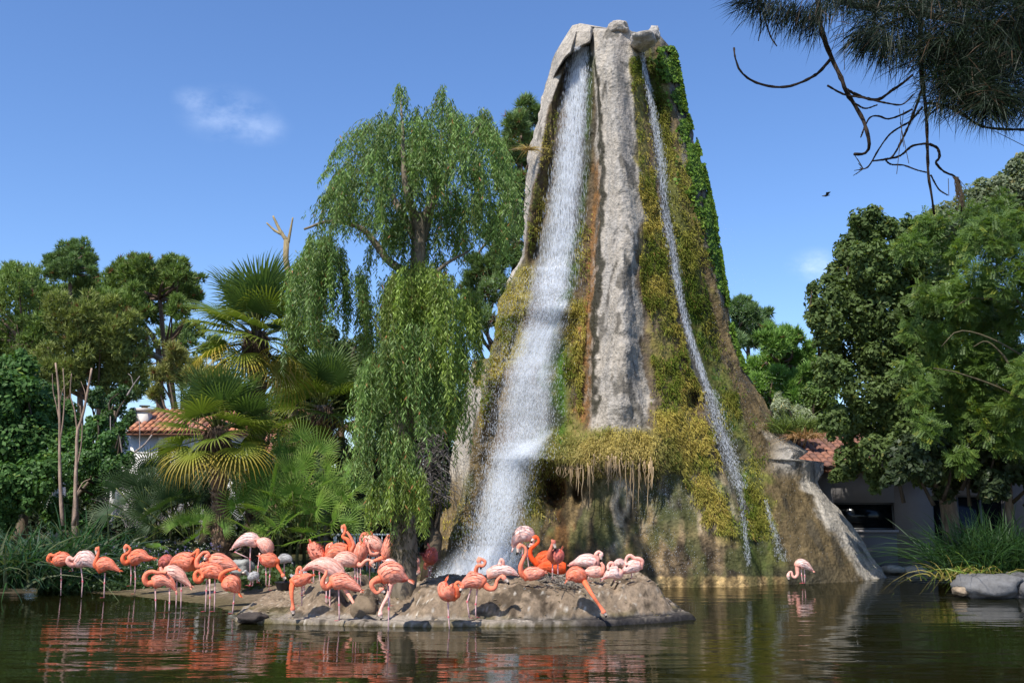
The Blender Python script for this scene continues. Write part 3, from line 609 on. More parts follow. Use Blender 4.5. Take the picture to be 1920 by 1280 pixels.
def drops(root, n, rows_, cen, sd, out0, out1, ln=(.05, .20), wd=(.003, .007), slope=None, wts=None):
    wts = np.ones(len(rows_)) if wts is None else np.array(wts, float)
    R = rng.uniform(rows_[0], rows_[-1], n*2); k = rng.random(n*2) < np.interp(R, rows_, wts)/wts.max(); R = R[k][:n]; n = len(R)
    X = np.interp(R, rows_, cen)+np.interp(R, rows_, sd)*(rng.random(n)+rng.random(n)+rng.random(n)-1.5)*1.75
    Yv = tower_Y(X, R, False)[0]-np.interp(R, rows_, out0)-np.interp(R, rows_, out1)*rng.random(n)
    p = P(X, R, Yv); l = rng.uniform(*ln, n)[:, None]; wd_ = rng.uniform(*wd, n)[:, None]
    sx = 0 if slope is None else np.interp(R, rows_, slope)
    d = np.stack([sx+rng.normal(0, .06, n), rng.normal(0, .05, n), -np.ones(n)], -1); sdv = np.array([1., .2, 0])
    v = np.stack([p-d*l/2, p+sdv*wd_, p+d*l/2, p-sdv*wd_], 1).reshape(-1, 3)
    return child(root, 'spray', v, np.arange(4*n).reshape(-1, 4), None, M['spray'], None, False, 'stuff')
wf = thing('waterfall', 'wide white waterfall plunging down the left flute of the rock', 'waterfall', (1.5, 24, 0))
r1 = [88, 120, 180, 300, 420, 500, 545]
fall_sheet(wf, r1, [1075, 1063, 1056, 1040, 1028, 1018, 1003], [1107, 1105, 1103, 1095, 1083, 1075, 1068], [.1, .12, .15, .18, .2, .3, .25], [.7, .85, .75, .65, .5, .4, .35])
fall_sheet(wf, r1, [1080, 1070, 1064, 1050, 1040, 1025, 1008], [1108, 1103, 1100, 1090, 1079, 1070, 1062], [.2, .22, .27, .3, .32, .36, .32], [.3, .7, .7, .6, .45, .4, .4])
r2 = [505, 540, 575, 610, 660, 720, 790, 850]
fall_sheet(wf, r2, [1005, 1003, 1015, 1000, 975, 955, 945, 940], [1055, 1066, 1066, 1050, 1030, 1030, 1036, 1030], [.35, .3, .25, .28, .35, .4, .4, .3], [.15, .6, .7, .45, .3, .2, .15, .15])
r3 = [815, 840, 870, 920, 1000, 1078]
fall_sheet(wf, r3, [1005, 960, 940, 915, 903, 880], [1036, 1020, 990, 975, 962, 960], [.2, .25, .3, .3, .35, .4], [.3, .95, .8, .5, .35, .3])
fall_sheet(wf, [480, 540, 600, 680, 760, 840], [985, 985, 985, 945, 925, 915], [1072, 1076, 1066, 1048, 1046, 1044], [.5, .5, .5, .6, .7, .6], [.0, .28, .36, .36, .32, .2], 24, 'mist', 'mist')
fall_sheet(wf, [560, 640, 740, 860], [1000, 970, 945, 930], [1064, 1036, 1036, 1034], [.3, .5, .8, .7], [.2, .38, .32, .2], 24, 'mist', 'mist')
fall_sheet(wf, [810, 850, 920, 1000, 1082], [930, 915, 890, 875, 850], [1040, 1020, 995, 985, 985], [.4, .6, .7, .9, 1.1], [.15, .4, .36, .3, .3], 24, 'mist', 'mist')
fall_sheet(wf, [850, 920, 1000, 1082], [935, 915, 905, 885], [990, 972, 962, 950], [.5, .6, .7, .9], [.2, .4, .34, .3], 24, 'mist', 'mist')
fall_sheet(wf, [90, 200, 350, 520], [1062, 1046, 1026, 1000], [1112, 1108, 1094, 1076], [.25, .35, .4, .4], [.15, .18, .22, .25], 24, 'mist', 'mist')
fall_sheet(wf, [560, 590, 620, 650, 690], [1054, 1034, 1014, 998, 980], [1069, 1056, 1044, 1034, 1024], [.42, .45, .5, .5, .5], [.7, .7, .6, .5, .4], 20, 'mist', 'jet')
fall_sheet(wf, [804, 818, 832, 846, 870, 900], [1026, 1004, 975, 950, 935, 925], [1040, 1034, 1020, 1002, 985, 978], [.45, .5, .6, .7, .6, .5], [.5, .55, .6, .6, .5, .3], 20, 'mist', 'jet')
fall_sheet(wf, [1020, 1050, 1075, 1096], [850, 825, 800, 790], [985, 990, 995, 1000], [.9, 1.1, 1.2, 1.25], [.15, .45, .75, .75], 24, 'mist', 'splash')
drops(wf, 9000, r1, [1090, 1085, 1080, 1068, 1055, 1045, 1035], [8, 11, 13, 16, 19, 20, 22], [.1]*7, [.2, .25, .3, .35, .4, .4, .4], wts=[1, 1, 1, 1, 1.1, 1.1, 1.1])
drops(wf, 8500, [500, 560, 600, 650, 700, 760, 820, 860], [1030, 1035, 1022, 1000, 992, 985, 975, 970], [24, 20, 20, 25, 30, 33, 33, 32], [.15]*8, [.4, .4, .4, .5, .7, .8, .8, .6], ln=(.03, .10), wd=(.003, .009), slope=[0, -.3, -.5, -.35, -.2, -.1, 0, 0])
drops(wf, 10000, [830, 860, 920, 1000, 1075], [975, 960, 945, 928, 915], [26, 24, 24, 27, 32], [.15]*5, [.4, .5, .6, .8, .9], ln=(.03, .11), wd=(.003, .009), slope=[-.2, -.15, -.1, -.05, 0])
drops(wf, 9000, [520, 700, 860, 1075], [1000, 970, 940, 905], [45, 48, 50, 50], [.2]*4, [.6, .9, .9, .9], ln=(.02, .05), wd=(.002, .006))
wf2 = thing('waterfall', 'thin white waterfall streaming down the right flute of the rock', 'waterfall', (6.0, 24, 0))
r4 = [88, 130, 170, 240, 310, 390, 480, 560, 630, 690, 735]
cx = [1203, 1208, 1217, 1230, 1241, 1246, 1263, 1276, 1293, 1314, 1329]
fall_sheet(wf2, r4, [c_-w_ for c_, w_ in zip(cx, [4, 5, 5, 7, 7, 8, 7, 7, 7, 8, 9])], [c_+w_ for c_, w_ in zip(cx, [4, 5, 6, 7, 7, 8, 8, 8, 8, 8, 9])], [.1]*11, [1, .9, .7, .7, .5, .45, .55, .75, .9, 1, .8], 12)
drops(wf2, 3000, r4, cx, [2.5, 3, 4, 5, 6, 7, 6, 4, 4, 4, 5], [.08]*11, [.15]*11, ln=(.03, .12), wd=(.003, .008))
r5 = [730, 790, 850, 915]; cx5 = [1330, 1348, 1368, 1388]
fall_sheet(wf2, r5, [c_-11 for c_ in cx5], [c_+10 for c_ in cx5], [.12]*4, [.38, .34, .38, .22], 12)
drops(wf2, 1900, r5, cx5, [8, 10, 10, 8], [.1]*4, [.25]*4, ln=(.02, .08), wd=(.003, .007), slope=[.25]*4)
r6 = [915, 960, 1010, 1060]; fall_sheet(wf2, r6, [1384, 1388, 1394, 1400], [1392, 1397, 1403, 1412], [.1]*4, [.2, .28, .28, .2], 8)
drops(wf2, 480, r6, [1388, 1393, 1398, 1404], [4]*4, [.1]*4, [.1]*4, ln=(.02, .07), wd=(.003, .006))
r7 = [936, 975, 1020, 1052]; fall_sheet(wf2, r7, [1432, 1441, 1453, 1458], [1437, 1449, 1466, 1480], [.1]*4, [.28, .22, .15, .08], 8)
drops(wf2, 420, r7, [1435, 1445, 1460, 1468], [2, 3, 6, 9], [.1]*4, [.1]*4, ln=(.02, .07), wd=(.003, .006), slope=[.3]*4)
drops(wf2, 2600, [1060, 1075, 1084], [1330, 1330, 1330], [0, 0, 0], [.2]*3, [.2]*3) if False else None
# glittering seep drops over the wet faces
drops(tower, 1800, [890, 960, 1075], [1250, 1255, 1250], [40, 55, 70], [.03]*3, [.05]*3, ln=(.008, .03), wd=(.003, .007))
drops(tower, 1500, [400, 700, 1040], [1330, 1400, 1460], [25, 40, 55], [.03]*3, [.05]*3, ln=(.008, .03), wd=(.003, .006))
drops(tower, 1500, [700, 900, 1070], [930, 900, 880], [25, 40, 50], [.03]*3, [.05]*3, ln=(.008, .03), wd=(.002, .006))
# foam where the big fall lands
n = 10000; fx = rng.normal(890, 45, n); fx = np.where((fx > 800) & (fx < 1000), fx, rng.uniform(830, 960, n)); a0 = np.array([G(x, 1090+rng.normal(0, 5), 0) for x in fx]); 
h_ = (np.abs(rng.normal(0, .16, n))+.01)[:, None]; d = rng.normal(size=(n, 3)); d[:, 2] = np.abs(d[:, 2]); d /= np.linalg.norm(d, axis=1)[:, None]; a0[:, 2] += .012+h_[:, 0]*rng.random(n)
v, q, tr_, cc = blades(a0, d, .03+.03*rng.random(n), .014, np.ones((n, 3))); child(wf, 'foam', v, q, tr_, M['spray'], None, False, 'stuff')
# ------------------------------------------------------------------ vegetation helpers
def leafcloud(c, size, nbias, col, aspect=.55, up=None):
    """diamond leaves at c; nbias: preferred normal (n,3) or None"""
    n = len(c); nr = rng.normal(size=(n, 3)); nr = nr/np.linalg.norm(nr, axis=1)[:, None]
    if nbias is not None: nr = nr*.75+nbias; nr /= np.linalg.norm(nr, axis=1)[:, None]+1e-9
    a = rng.normal(size=(n, 3)) if up is None else np.broadcast_to(up, (n, 3))+rng.normal(0, .35, (n, 3))
    s1 = np.cross(nr, a); s1 /= np.linalg.norm(s1, axis=1)[:, None]+1e-9; s2 = np.cross(s1, nr)
    sz = np.broadcast_to(size, (n,))[:, None]
    v = np.stack([c-s2*sz, c+s1*sz*aspect, c+s2*sz, c-s1*sz*aspect], 1).reshape(-1, 3)
    return v, np.arange(4*n).reshape(-1, 4), None, np.repeat(col, 4, 0)
def clump_pts(cl, n, flat=1., shell=.55):
    """cl: (x,y,z,r) world clumps -> points biased to the outside of each clump, and outward directions"""
    cl = np.asarray(cl, float); wts = cl[:, 3]**2; k = rng.choice(len(cl), n, p=wts/wts.sum())
    d = rng.normal(size=(n, 3)); d /= np.linalg.norm(d, axis=1)[:, None]
    r = cl[k, 3]*(shell+(1-shell)*rng.random(n))*(.82+.36*rng.random(len(cl))[k])
    r = r*(.75+.5*fbm((cl[k, :3]+d*cl[k, 3:4])*1.3, 2, 101))
    p = cl[k, :3]+d*r[:, None]*np.array([1, 1, flat]); return p, d, k
def px_clumps(regs, Y, dj, sub=0, subr=.5):
    """regs: (px,py,rpx) -> world clumps at depth Y with jitter; sub extra little clumps round each edge"""
    out = []
    for (a, b, r) in regs:
        y = Y+rng.uniform(-dj, dj); c = P(a, b, y); R = r*mpp(b, y); out.append((*c, R))
        for k in range(sub):
            d = rng.normal(size=3); d /= np.linalg.norm(d); d[1] = -abs(d[1])*.7
            out.append((*(c+d*R*(.7+.5*rng.random())), R*subr*rng.uniform(.5, 1.15)))
    return out
def varcol(base, p, amt=.45, yellow=0., seed=5, f=.8):
    n = len(p); m = fbm(p*f, 3, seed)[:, None]; r = rng.random((n, 1))
    c = np.array(base)*1.3*(1-amt+2*amt*(.55*m+.45*r)); 
    if yellow: c = np.where(rng.random((n, 1)) < yellow, c*np.array([1.9, 1.35, .9]), c)
    return c
def broadleaf(name, label, cat, regs, Y, dj, base, n, size, trunk=None, group=None, sub=5, mat='leaf', yellow=.03, amt=.5, flat=1., subr=.5, aspect=.55, loc=None, shell=.55, extra=None):
    cl = px_clumps(regs, Y, dj, sub, subr)
    if extra: cl += extra
    x0 = np.mean([c[0] for c in cl]); gy = Y
    base_z = float(ground_h(x0, gy)[0]); loc = (x0, gy, base_z) if loc is None else loc
    t = thing(name, label, cat, loc, group)
    p, d, k = clump_pts(cl, n, flat, shell); col = varcol(base, p, amt, yellow)
    v, q, tr_, cc = leafcloud(p, size*(.6+.8*rng.random(n)), d*.8+np.array([0, 0, .35]), col, aspect)
    child(t, 'crown', v, q, tr_, M[mat], cc, False)
    mb = MB()
    if trunk is None:
        top = max(c[2] for c in cl); mb.tube([(loc[0], gy, base_z-.2), (loc[0]+.2, gy, (top+base_z)*.45), (loc[0], gy, top*.75)], [.22, .17, .06], 8, c=(.12, .09, .06))
    else:
        for (pts, r) in trunk: 
            a = np.array([P(x_, y_, Y+dz) for (x_, y_, dz) in pts]); mb.tube(catmull(a, 14), np.linspace(r, r*.45, 14), 8, c=(.17, .13, .095), jit=.15)
    mb.build('trunk', M['bark'], t, True); mb = MB()
    hi_ = [j for j in range(len(cl)) if cl[j][2] >= np.median([q_[2] for q_ in cl])]
    for j in rng.choice(hi_, min(14, len(hi_)), replace=False):
        c = np.array(cl[j][:3]); b = np.array([loc[0]*.25+c[0]*.75, gy, c[2]-1.1]); mb.tube(catmull([b, (b+c)/2+rng.normal(0, .15, 3), c], 6), np.linspace(.05, .015, 6), 5, c=(.07, .055, .04))
    mb.build('branches', M['bark'], t, True, 'stuff'); return t
def pine(label, regs, Y, dj, n, trunk, base=(.095, .135, .032), nl=.26, brown=.008, sub=5, group=None, cat='pine tree', name='pine_tree', wd=.028, limbs=()):
    cl = [(*q_[:3], q_[3]*1.0) for q_ in px_clumps(regs, Y, dj, 11, .38)]
    tb = P(*trunk[0][0][0], Y); gz = float(ground_h(tb[0], Y)[0])
    t = thing(name, label, cat, (tb[0], Y, gz), group)
    n = int(n*.82); p, d, k = clump_pts(cl, n, .8, .42); m = 7
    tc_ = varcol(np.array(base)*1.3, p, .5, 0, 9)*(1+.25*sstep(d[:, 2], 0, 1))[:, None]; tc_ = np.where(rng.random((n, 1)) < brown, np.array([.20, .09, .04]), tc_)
    dd = d*.7+np.array([0, -.1, .75])+rng.normal(0, .2, (n, 3)); dd = np.repeat(dd, m, 0)+rng.normal(0, .55, (n*m, 3)); dd /= np.linalg.norm(dd, axis=1)[:, None]
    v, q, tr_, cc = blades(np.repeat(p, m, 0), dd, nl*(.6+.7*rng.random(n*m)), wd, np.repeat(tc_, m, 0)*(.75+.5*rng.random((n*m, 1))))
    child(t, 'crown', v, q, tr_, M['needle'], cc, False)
    mb = MB()
    for (pts, r) in trunk: mb.tube(catmull([P(x_, y_, Y+.3) for (x_, y_) in pts], 18), np.linspace(r, r*.4, 18), 9, c=(.16, .105, .075), jit=.2)
    mb.build('trunk', M['bark'], t, True)
    mb = MB(); tp = np.array([P(x_, y_, Y+.3) for (pts, r) in trunk for (x_, y_) in pts])
    for j in rng.choice(len(cl), min(22, len(cl)), replace=False):
        c = np.array(cl[j][:3]); b = tp[np.argmin(np.linalg.norm(tp-c-np.array([0, 0, -1.]), axis=1))]; mb.tube(catmull([b, (b+c)/2+rng.normal(0, .25, 3)-np.array([0, 0, .15]), c], 7), np.linspace(.09, .02, 7), 5, c=(.13, .09, .065))
    for (pts, r) in limbs: mb.tube(catmull([P(x_, y_, Y-.5) for (x_, y_) in pts], 10), np.linspace(r, r*.4, 10), 6, c=(.25, .2, .16), jit=.2)
    mb.build('branch', M['bark'], t, True); return t
# ---- far pines, left
pine('umbrella pine on the far left whose dense crown is cut by the photo edge', [(-60,560,70),(-20,545,50),(25,545,40),(60,565,45),(20,610,60),(75,620,40),(50,660,45),(-30,650,60)], 48, 2.5, 8500, [([(40,960),(50,800),(45,640)], .28)])
pine('small isolated pine crown standing highest above the left tree line', [(98,490,18),(122,480,20),(150,475,20),(165,492,16),(135,502,22),(108,508,16),(175,510,10),(90,515,8)], 56, 1.2, 3600, [([(120,960),(128,700),(132,510)], .25)], base=(.09,.135,.045))
pine('broad pine with leaning twin trunks left of the fan palms', [(225,530,36),(262,512,32),(300,520,32),(330,512,26),(350,540,28),(290,560,42),(240,575,40),(335,580,22),(376,522,8),(362,556,20),(205,560,26),(318,500,16)], 46, 2.0, 9500,
     [([(300,960),(301,800),(299,690),(292,640),(262,600)], .26), ([(338,960),(330,790),(318,720),(308,650),(300,560)], .22)], brown=.03, limbs=[([(262,650),(300,672),(350,700),(420,712)], .16)])
pine('olive green pine mass low in front of the leaning trunks', [(130,600,45),(175,590,42),(215,620,46),(150,650,45),(95,690,38),(195,680,44),(240,680,38),(125,700,40),(215,725,34),(60,690,30),(105,735,22),(262,650,30)], 44, 1.5, 10500, [([(185,960),(186,760),(184,640)], .2)], base=(.13,.15,.04), brown=.02, limbs=[([(120,640),(170,650),(230,668)], .06), ([(90,680),(135,700),(160,715)], .05)])
pine('flat pine bough reaching right behind the tall fan palm', [(345,690,26),(375,705,28),(405,712,26),(310,700,20),(430,725,18),(330,662,18),(292,740,14),(372,762,12)], 42, 1.5, 3600, [([(330,960),(330,800),(322,700)], .16)], base=(.15,.15,.045), brown=.05)
pine('tall dark pine crown squeezed between willow and rock', [(985,205,20),(968,230,22),(997,225,14),(975,265,26),(1000,262,14),(955,290,22),(985,300,18),(945,330,20),(975,345,18),(960,390,20),(982,420,14),(935,440,26),(955,480,26),(915,505,32),(890,540,28),(930,545,26),(880,585,24),(905,600,22),(960,350,26)], 31, 1.2, 8000,
     [([(960,960),(962,700),(968,450),(978,240)], .2)], base=(.085,.125,.04), nl=.22, wd=.018, brown=.04, limbs=[([(975,385),(950,382),(935,392)], .04), ([(978,452),(950,458),(930,470)], .04)])
pine('open-crowned pine just right of the rock shoulder', [(1385,575,20),(1405,590,20),(1425,600,18),(1395,620,24),(1440,618,10),(1415,635,20),(1380,640,16)], 42, 1.2, 3600, [([(1405,960),(1405,760),(1402,620)], .18)], base=(.085,.13,.05))
pine('bright green young conifer between rock and holm oak', [(1450,640,24),(1480,632,20),(1465,670,34),(1430,690,30),(1500,675,28),(1445,720,36),(1490,725,40),(1430,760,30),(1530,700,24),(1520,655,12),(1470,770,40),(1415,725,20)], 38, 1.5, 9500, [([(1465,960),(1464,800),(1463,680)], .12)], base=(.10,.17,.035), name='conifer', cat='conifer', wd=.03)
pine('distant hazy conifer filling the gap behind the willow', [(590,700,40),(640,690,40),(690,700,40),(660,740,44),(610,750,40),(540,740,34),(720,760,40),(800,720,40),(850,700,30),(560,790,30),(780,800,40),(840,780,30)], 40, 1.5, 8000, [([(640,960),(640,800),(640,720)], .2)], base=(.12,.16,.06), name='conifer', cat='conifer', wd=.035)
pine('low hazy pine belt seen between the left trunks', [(-40,690,40),(20,650,46),(80,640,40),(140,560,34),(170,545,30),(190,600,40),(60,530,26),(30,520,24),(100,560,36),(260,720,26),(210,640,40),(330,640,30),(360,620,24),(400,660,24)], 58, 1.5, 9500, [([(150,960),(150,700),(150,600)], .25)], base=(.10,.14,.045), wd=.04, nl=.34, group=None)
# ---- left broadleaves
broadleaf('evergreen_tree', 'dark glossy evergreen tree filling the left edge above the reeds', 'tree', [(-60,800,80),(0,740,50),(50,760,55),(20,830,60),(80,830,50),(0,900,60),(60,900,50),(110,790,35),(100,880,35),(30,700,35),(-20,960,50),(108,955,30),(150,985,22)], 33, 1.8, (.06,.12,.03), 38000, .092, trunk=[([(40,1010,0),(44,900,0),(46,780,0)], .2)], sub=7, mat='glossleaf')
broadleaf('evergreen_tree', 'bright green feathery small tree in front of the white house', 'tree', [(150,870,30),(190,850,30),(170,905,28),(215,880,26),(140,905,20),(215,830,22),(180,800,22),(150,820,20),(235,900,16),(240,860,14),(230,800,12)], 31, .9, (.06,.125,.03), 17000, .06, trunk=[([(140,1010,0),(143,930,0),(150,880,0)], .12), ([(143,930,0),(165,905,0),(178,880,0)], .07)], sub=6)
broadleaf('evergreen_tree', 'mid green tree between the dark evergreen and the pale thin trunks', 'tree', [(215,760,22),(235,740,20),(200,790,20),(245,785,16),(180,745,18),(120,770,22),(90,740,22)], 36, 1.0, (.05,.10,.03), 9000, .07, trunk=[([(205,1000,0),(210,850,0),(215,770,0)], .07)], sub=5)
def bare(label, polylines, Y, col=(.34, .27, .2), name='bare_tree', cat='tree', loc=None):
    p0 = P(*polylines[0][0][0], Y); t = thing(name, label, cat, p0 if loc is None else loc)
    for i, (pts, r) in enumerate(polylines):
        mb = MB(); mb.tube(catmull([P(x_, y_, Y) for (x_, y_) in pts], 16), np.linspace(r, r*.45, 16), 8, c=np.array(col)*rng.uniform(.8, 1.15), jit=.22); mb.build('trunk' if i == 0 else 'limb', M['bark'], t, True)
    return t
bare('slender pale trunk forking above the reeds left of the white house', [([(118,985),(114,930),(112,860),(112,800),(110,730),(104,680)], .055), ([(112,830),(118,790),(121,740),(118,690)], .025), ([(113,800),(106,760),(100,735),(98,700)], .02), ([(111,760),(118,730),(132,712)], .014)], 28.5, (.27,.19,.14))
bare('crooked pale trunk with upswept twigs beside the slender one', [([(137,985),(142,960),(141,930),(144,850),(145,810),(155,780),(165,730),(172,690)], .06), ([(145,810),(140,770),(132,740),(134,700)], .025), ([(146,870),(152,835),(154,800),(150,760)], .02), ([(157,770),(160,740),(152,715)], .014), ([(141,930),(155,905),(168,898)], .02)], 28.2, (.30,.21,.155))
bare('leafless grey branching tree against the white house wall', [([(212,935),(215,900),(232,865),(252,848),(272,832),(285,815)], .05), ([(215,900),(212,860),(208,820),(207,780)], .03), ([(232,865),(226,830),(222,790)], .025), ([(252,848),(275,850),(290,838)], .02), ([(262,840),(262,800),(258,775)], .018), ([(238,742),(250,722),(262,705)], .03), ([(250,722),(246,706),(240,700)], .015)], 30.8, (.30,.25,.22))
bare('pruned pale yellow trunk ending in cut stubs beside the left willow lobe', [([(552,1000),(550,850),(548,700),(545,560),(540,505),(535,478),(537,450)], .2), ([(538,452),(525,432),(512,405)], .07), ([(530,440),(515,432),(500,418)], .05), ([(540,455),(545,430),(549,408)], .055)], 29.8, (.36,.28,.15), loc=P(552,1000,29.8))
# brambly dead shrub
t = thing('dead_shrub', 'tangle of bare grey twigs in front of the white wall', 'shrub', P(285,985,27)); mb = MB()
for k in range(260):
    x0, y0 = rng.uniform(235,335), rng.uniform(930,990); a = rng.uniform(-1.4,1.4); Lh = rng.uniform(25,75); Yk = 27+rng.uniform(-.8,.8)
    pts = [P(x0,y0,Yk), P(x0+math.sin(a)*Lh*.5, y0-Lh*.55, Yk), P(x0+math.sin(a)*Lh*1.1, y0-Lh*.75, Yk+.1)]; mb.tube(catmull(pts,6), np.linspace(.012,.004,6), 3, c=np.array([.27,.23,.22])*rng.uniform(.5,1.3), cap=False)
mb.build('twigs', M['bark'], t, False, 'stuff')
t = thing('dead_shrub', 'dark tangled dead twigs hanging between willow and rock foot', 'shrub', P(845,930,23.5)); mb = MB()
for k in range(260):
    x0, y0 = rng.uniform(790,838), rng.uniform(810,940); a = rng.uniform(-3,3); Lh = rng.uniform(15,50); Yk = 23.6+rng.uniform(-.3,.5)
    pts = [P(x0,y0,Yk), P(x0+math.sin(a)*Lh*.5, y0+Lh*.25, Yk), P(x0+math.sin(a)*Lh*.6, y0+Lh*.75, Yk+.1)]; mb.tube(catmull(pts,6), np.linspace(.014,.005,6), 3, c=np.array([.15,.13,.115])*rng.uniform(.4,1.3), cap=False)
mb.build('twigs', M['bark'], t, False, 'stuff')
# ---- middle shrubs
broadleaf('shrub', 'dark rounded evergreen shrub between the small fan palm and willow', 'shrub', [(660,870,38),(650,920,38),(680,930,36),(630,960,30),(665,965,36),(700,880,30),(690,840,30),(640,850,26)], 28, .8, (.06,.065,.022), 20000, .05, sub=6)
broadleaf('shrub', 'plum coloured low bush at the foot of the dark shrub', 'shrub', [(665,965,16),(685,960,16),(650,970,14),(695,975,14)], 26.6, .3, (.06,.03,.05), 4500, .035, sub=4)
broadleaf('shrub', 'olive green hedge bush under the tall palm crown', 'shrub', [(540,830,26),(570,850,30),(520,860,26),(600,830,24),(560,800,26),(515,780,26),(530,740,26),(570,760,26),(500,900,26),(450,900,26),(440,860,22)], 31, .8, (.065,.095,.028), 14000, .055, sub=6)
broadleaf('shrub', 'yellow green bushes low against the left foot of the rock', 'shrub', [(800,950,18),(815,935,16),(790,965,18),(822,915,14),(775,940,16),(830,945,10),(805,970,14)], 24.2, .3, (.15,.18,.025), 7500, .045, sub=5)
broadleaf('shrub', 'light green ferny bush beside the stout palm trunk', 'shrub', [(370,900,20),(390,880,18),(350,920,18),(385,920,20),(405,900,16)], 28.5, .4, (.09,.14,.03), 6000, .05, sub=5)
broadleaf('shrub', 'deep green leafy bank behind the hidden white railings', 'shrub', [(740,960,40),(700,1000,30),(760,1000,30),(620,1000,40),(560,1000,40),(500,990,40),(440,1000,30),(300,1000,40),(240,990,30),(180,1000,30),(340,990,30)], 28.8, .5, (.04,.06,.02), 20000, .06, sub=5)
broadleaf('evergreen_tree', 'dark leafy tree filling the gap between the willow trunk and the rock edge', 'tree', [(800,820,36),(850,800,34),(880,760,26),(840,860,36),(790,880,36),(860,900,30),(820,930,34),(760,840,36),(730,880,36),(740,780,34),(830,740,30),(720,940,36)], 29.5, .8, (.045,.065,.022), 15000, .07, sub=6)
broadleaf('shrub', 'grey-green bushy tree between the tall palm crown and the small fan palm', 'tree', [(560,650,26),(600,640,28),(640,660,30),(570,690,26),(620,700,28),(660,700,26),(545,730,26),(530,690,22),(680,650,24),(590,720,24),(640,740,24)], 29.2, .7, (.085,.115,.045), 13000, .06, sub=7)
# ---- right side
broadleaf('holm_oak', 'large dark grey-green holm oak with a rounded top hanging over the tiled roof', 'oak tree', [(1640,430,42),(1690,440,34),(1600,470,40),(1580,520,40),(1640,500,50),(1700,490,45),(1550,560,40),(1600,590,55),(1660,580,60),(1720,560,55),(1555,620,36),(1590,660,50),(1650,660,60),(1720,650,60),(1560,700,36),(1620,730,50),(1690,740,60),(1600,780,34),(1650,800,45),(1720,810,50),(1780,740,60),(1790,640,60),(1530,590,22),(1640,850,30),(1700,870,36),(1770,860,40),(1620,440,26),(1522,538,12),(1534,575,14),(1590,860,36),(1640,890,24),(1740,880,36),(1820,860,40),(1700,800,50),(1560,790,30),(1840,700,50),(1860,600,50),(1760,560,50)], 24.0, 1.2, (.078,.112,.034), 92000, .061,
          trunk=[([(1790,1060,1.0),(1770,900,1.2),(1720,700,.8),(1680,520,.4)], .24)], sub=9, mat='glossleaf', yellow=.02, amt=.6, subr=.42)
broadleaf('silver_oak', 'pale silvery-leaved tree top rising at the right photo edge', 'tree', [(1730,440,36),(1780,420,40),(1830,390,40),(1880,370,40),(1920,350,40),(1760,470,36),(1810,450,40),(1870,430,40),(1930,420,50),(1960,370,50),(1745,410,20),(1890,335,20),(1925,315,24)], 27.5, 1.2, (.13,.155,.085), 42000, .062, trunk=[([(1880,1040,.5),(1870,800,.5),(1850,500,.3)], .28)], sub=7, amt=.5)
# acacia with feathery leaves
acr = [(1750,420,30),(1790,470,36),(1850,450,40),(1900,420,36),(1830,520,40),(1890,510,40),(1790,560,36),(1850,590,40),(1910,590,40),(1760,640,34),(1810,650,40),(1870,670,45),(1920,680,40),(1750,700,34),(1800,720,42),(1870,760,45),(1920,770,40),(1720,740,24),(1860,810,30),(1905,830,30),(1950,500,50),(1960,700,60),(1780,790,26),(1730,560,26),(1705,470,26),(1720,620,26),(1700,690,22),(1740,800,26),(1800,860,24),(1815,400,24),(1880,385,24)]
cl = px_clumps(acr, 21.5, 1.0, 8, .4)
t = thing('acacia', 'feathery bright green acacia with pale branches in front of the holm oak', 'acacia', (10.8, 21.5, .3))
p, d, k = clump_pts(cl, 12000, .8, .5); n = len(p)
rd = d*.6+rng.normal(0, .5, (n, 3))+np.array([0, 0, -.35]); rd /= np.linalg.norm(rd, axis=1)[:, None]
sdv = np.cross(rd, rng.normal(0, .4, (n, 3))+np.array([0, -.3, 1.])); sdv /= np.linalg.norm(sdv, axis=1)[:, None]; lc = varcol((.09,.145,.03), p, .6, .08)
vs, cs = [], []
for j in range(6):
    for s_ in (-1, 1):
        b0 = p+rd*(.03+.035*j); tp = b0+sdv*s_*.055+rd*.018; wv = rd*.014
        vs.append(np.stack([b0-wv*.3, (b0+tp)/2+wv, tp, (b0+tp)/2-wv], 1)); cs.append(np.repeat(lc[:, None], 4, 1))
v = np.stack(vs, 1).reshape(-1, 3); cc = np.stack(cs, 1).reshape(-1, 3)
child(t, 'crown', v, np.arange(len(v)).reshape(-1, 4), None, M['leaf'], cc, False)
mb = MB()
for pts, r in [([(2060,1090),(2040,900),(1990,700),(1940,560)], .16), ([(2000,820),(1900,740),(1800,700),(1750,690)], .035), ([(1970,700),(1870,640),(1800,620),(1765,650)], .03), ([(1950,620),(1890,540),(1850,480)], .03), ([(1895,690),(1880,665),(1850,640),(1825,650)], .03), ([(1860,560),(1820,560),(1790,575)], .03), ([(1868,500),(1880,440),(1850,415)], .025)]:
    mb.tube(catmull([P(x_, y_, 21.2) for (x_, y_) in pts], 14), np.linspace(r, r*.3, 14), 6, c=(.10,.085,.05), jit=.2)
mb.build('branch', M['bark'], t, True)
broadleaf('shrub', 'silver leaved olive shrub above the rock shoulder', 'shrub', [(1462,760,16),(1450,785,14),(1480,785,16),(1500,790,18),(1520,795,14),(1470,800,16),(1458,742,8),(1495,770,12),(1510,778,12)], 28, .5, (.27,.30,.20), 8000, .055, sub=5, aspect=.3, loc=(7.9,28,.5))
broadleaf('shrub', 'fresh green bushes in the gap under the holm oak', 'shrub', [(1545,740,26),(1560,780,26),(1575,810,22),(1535,770,20),(1600,820,20),(1550,815,18),(1520,740,20)], 30, .6, (.08,.13,.03), 11000, .055, sub=6)
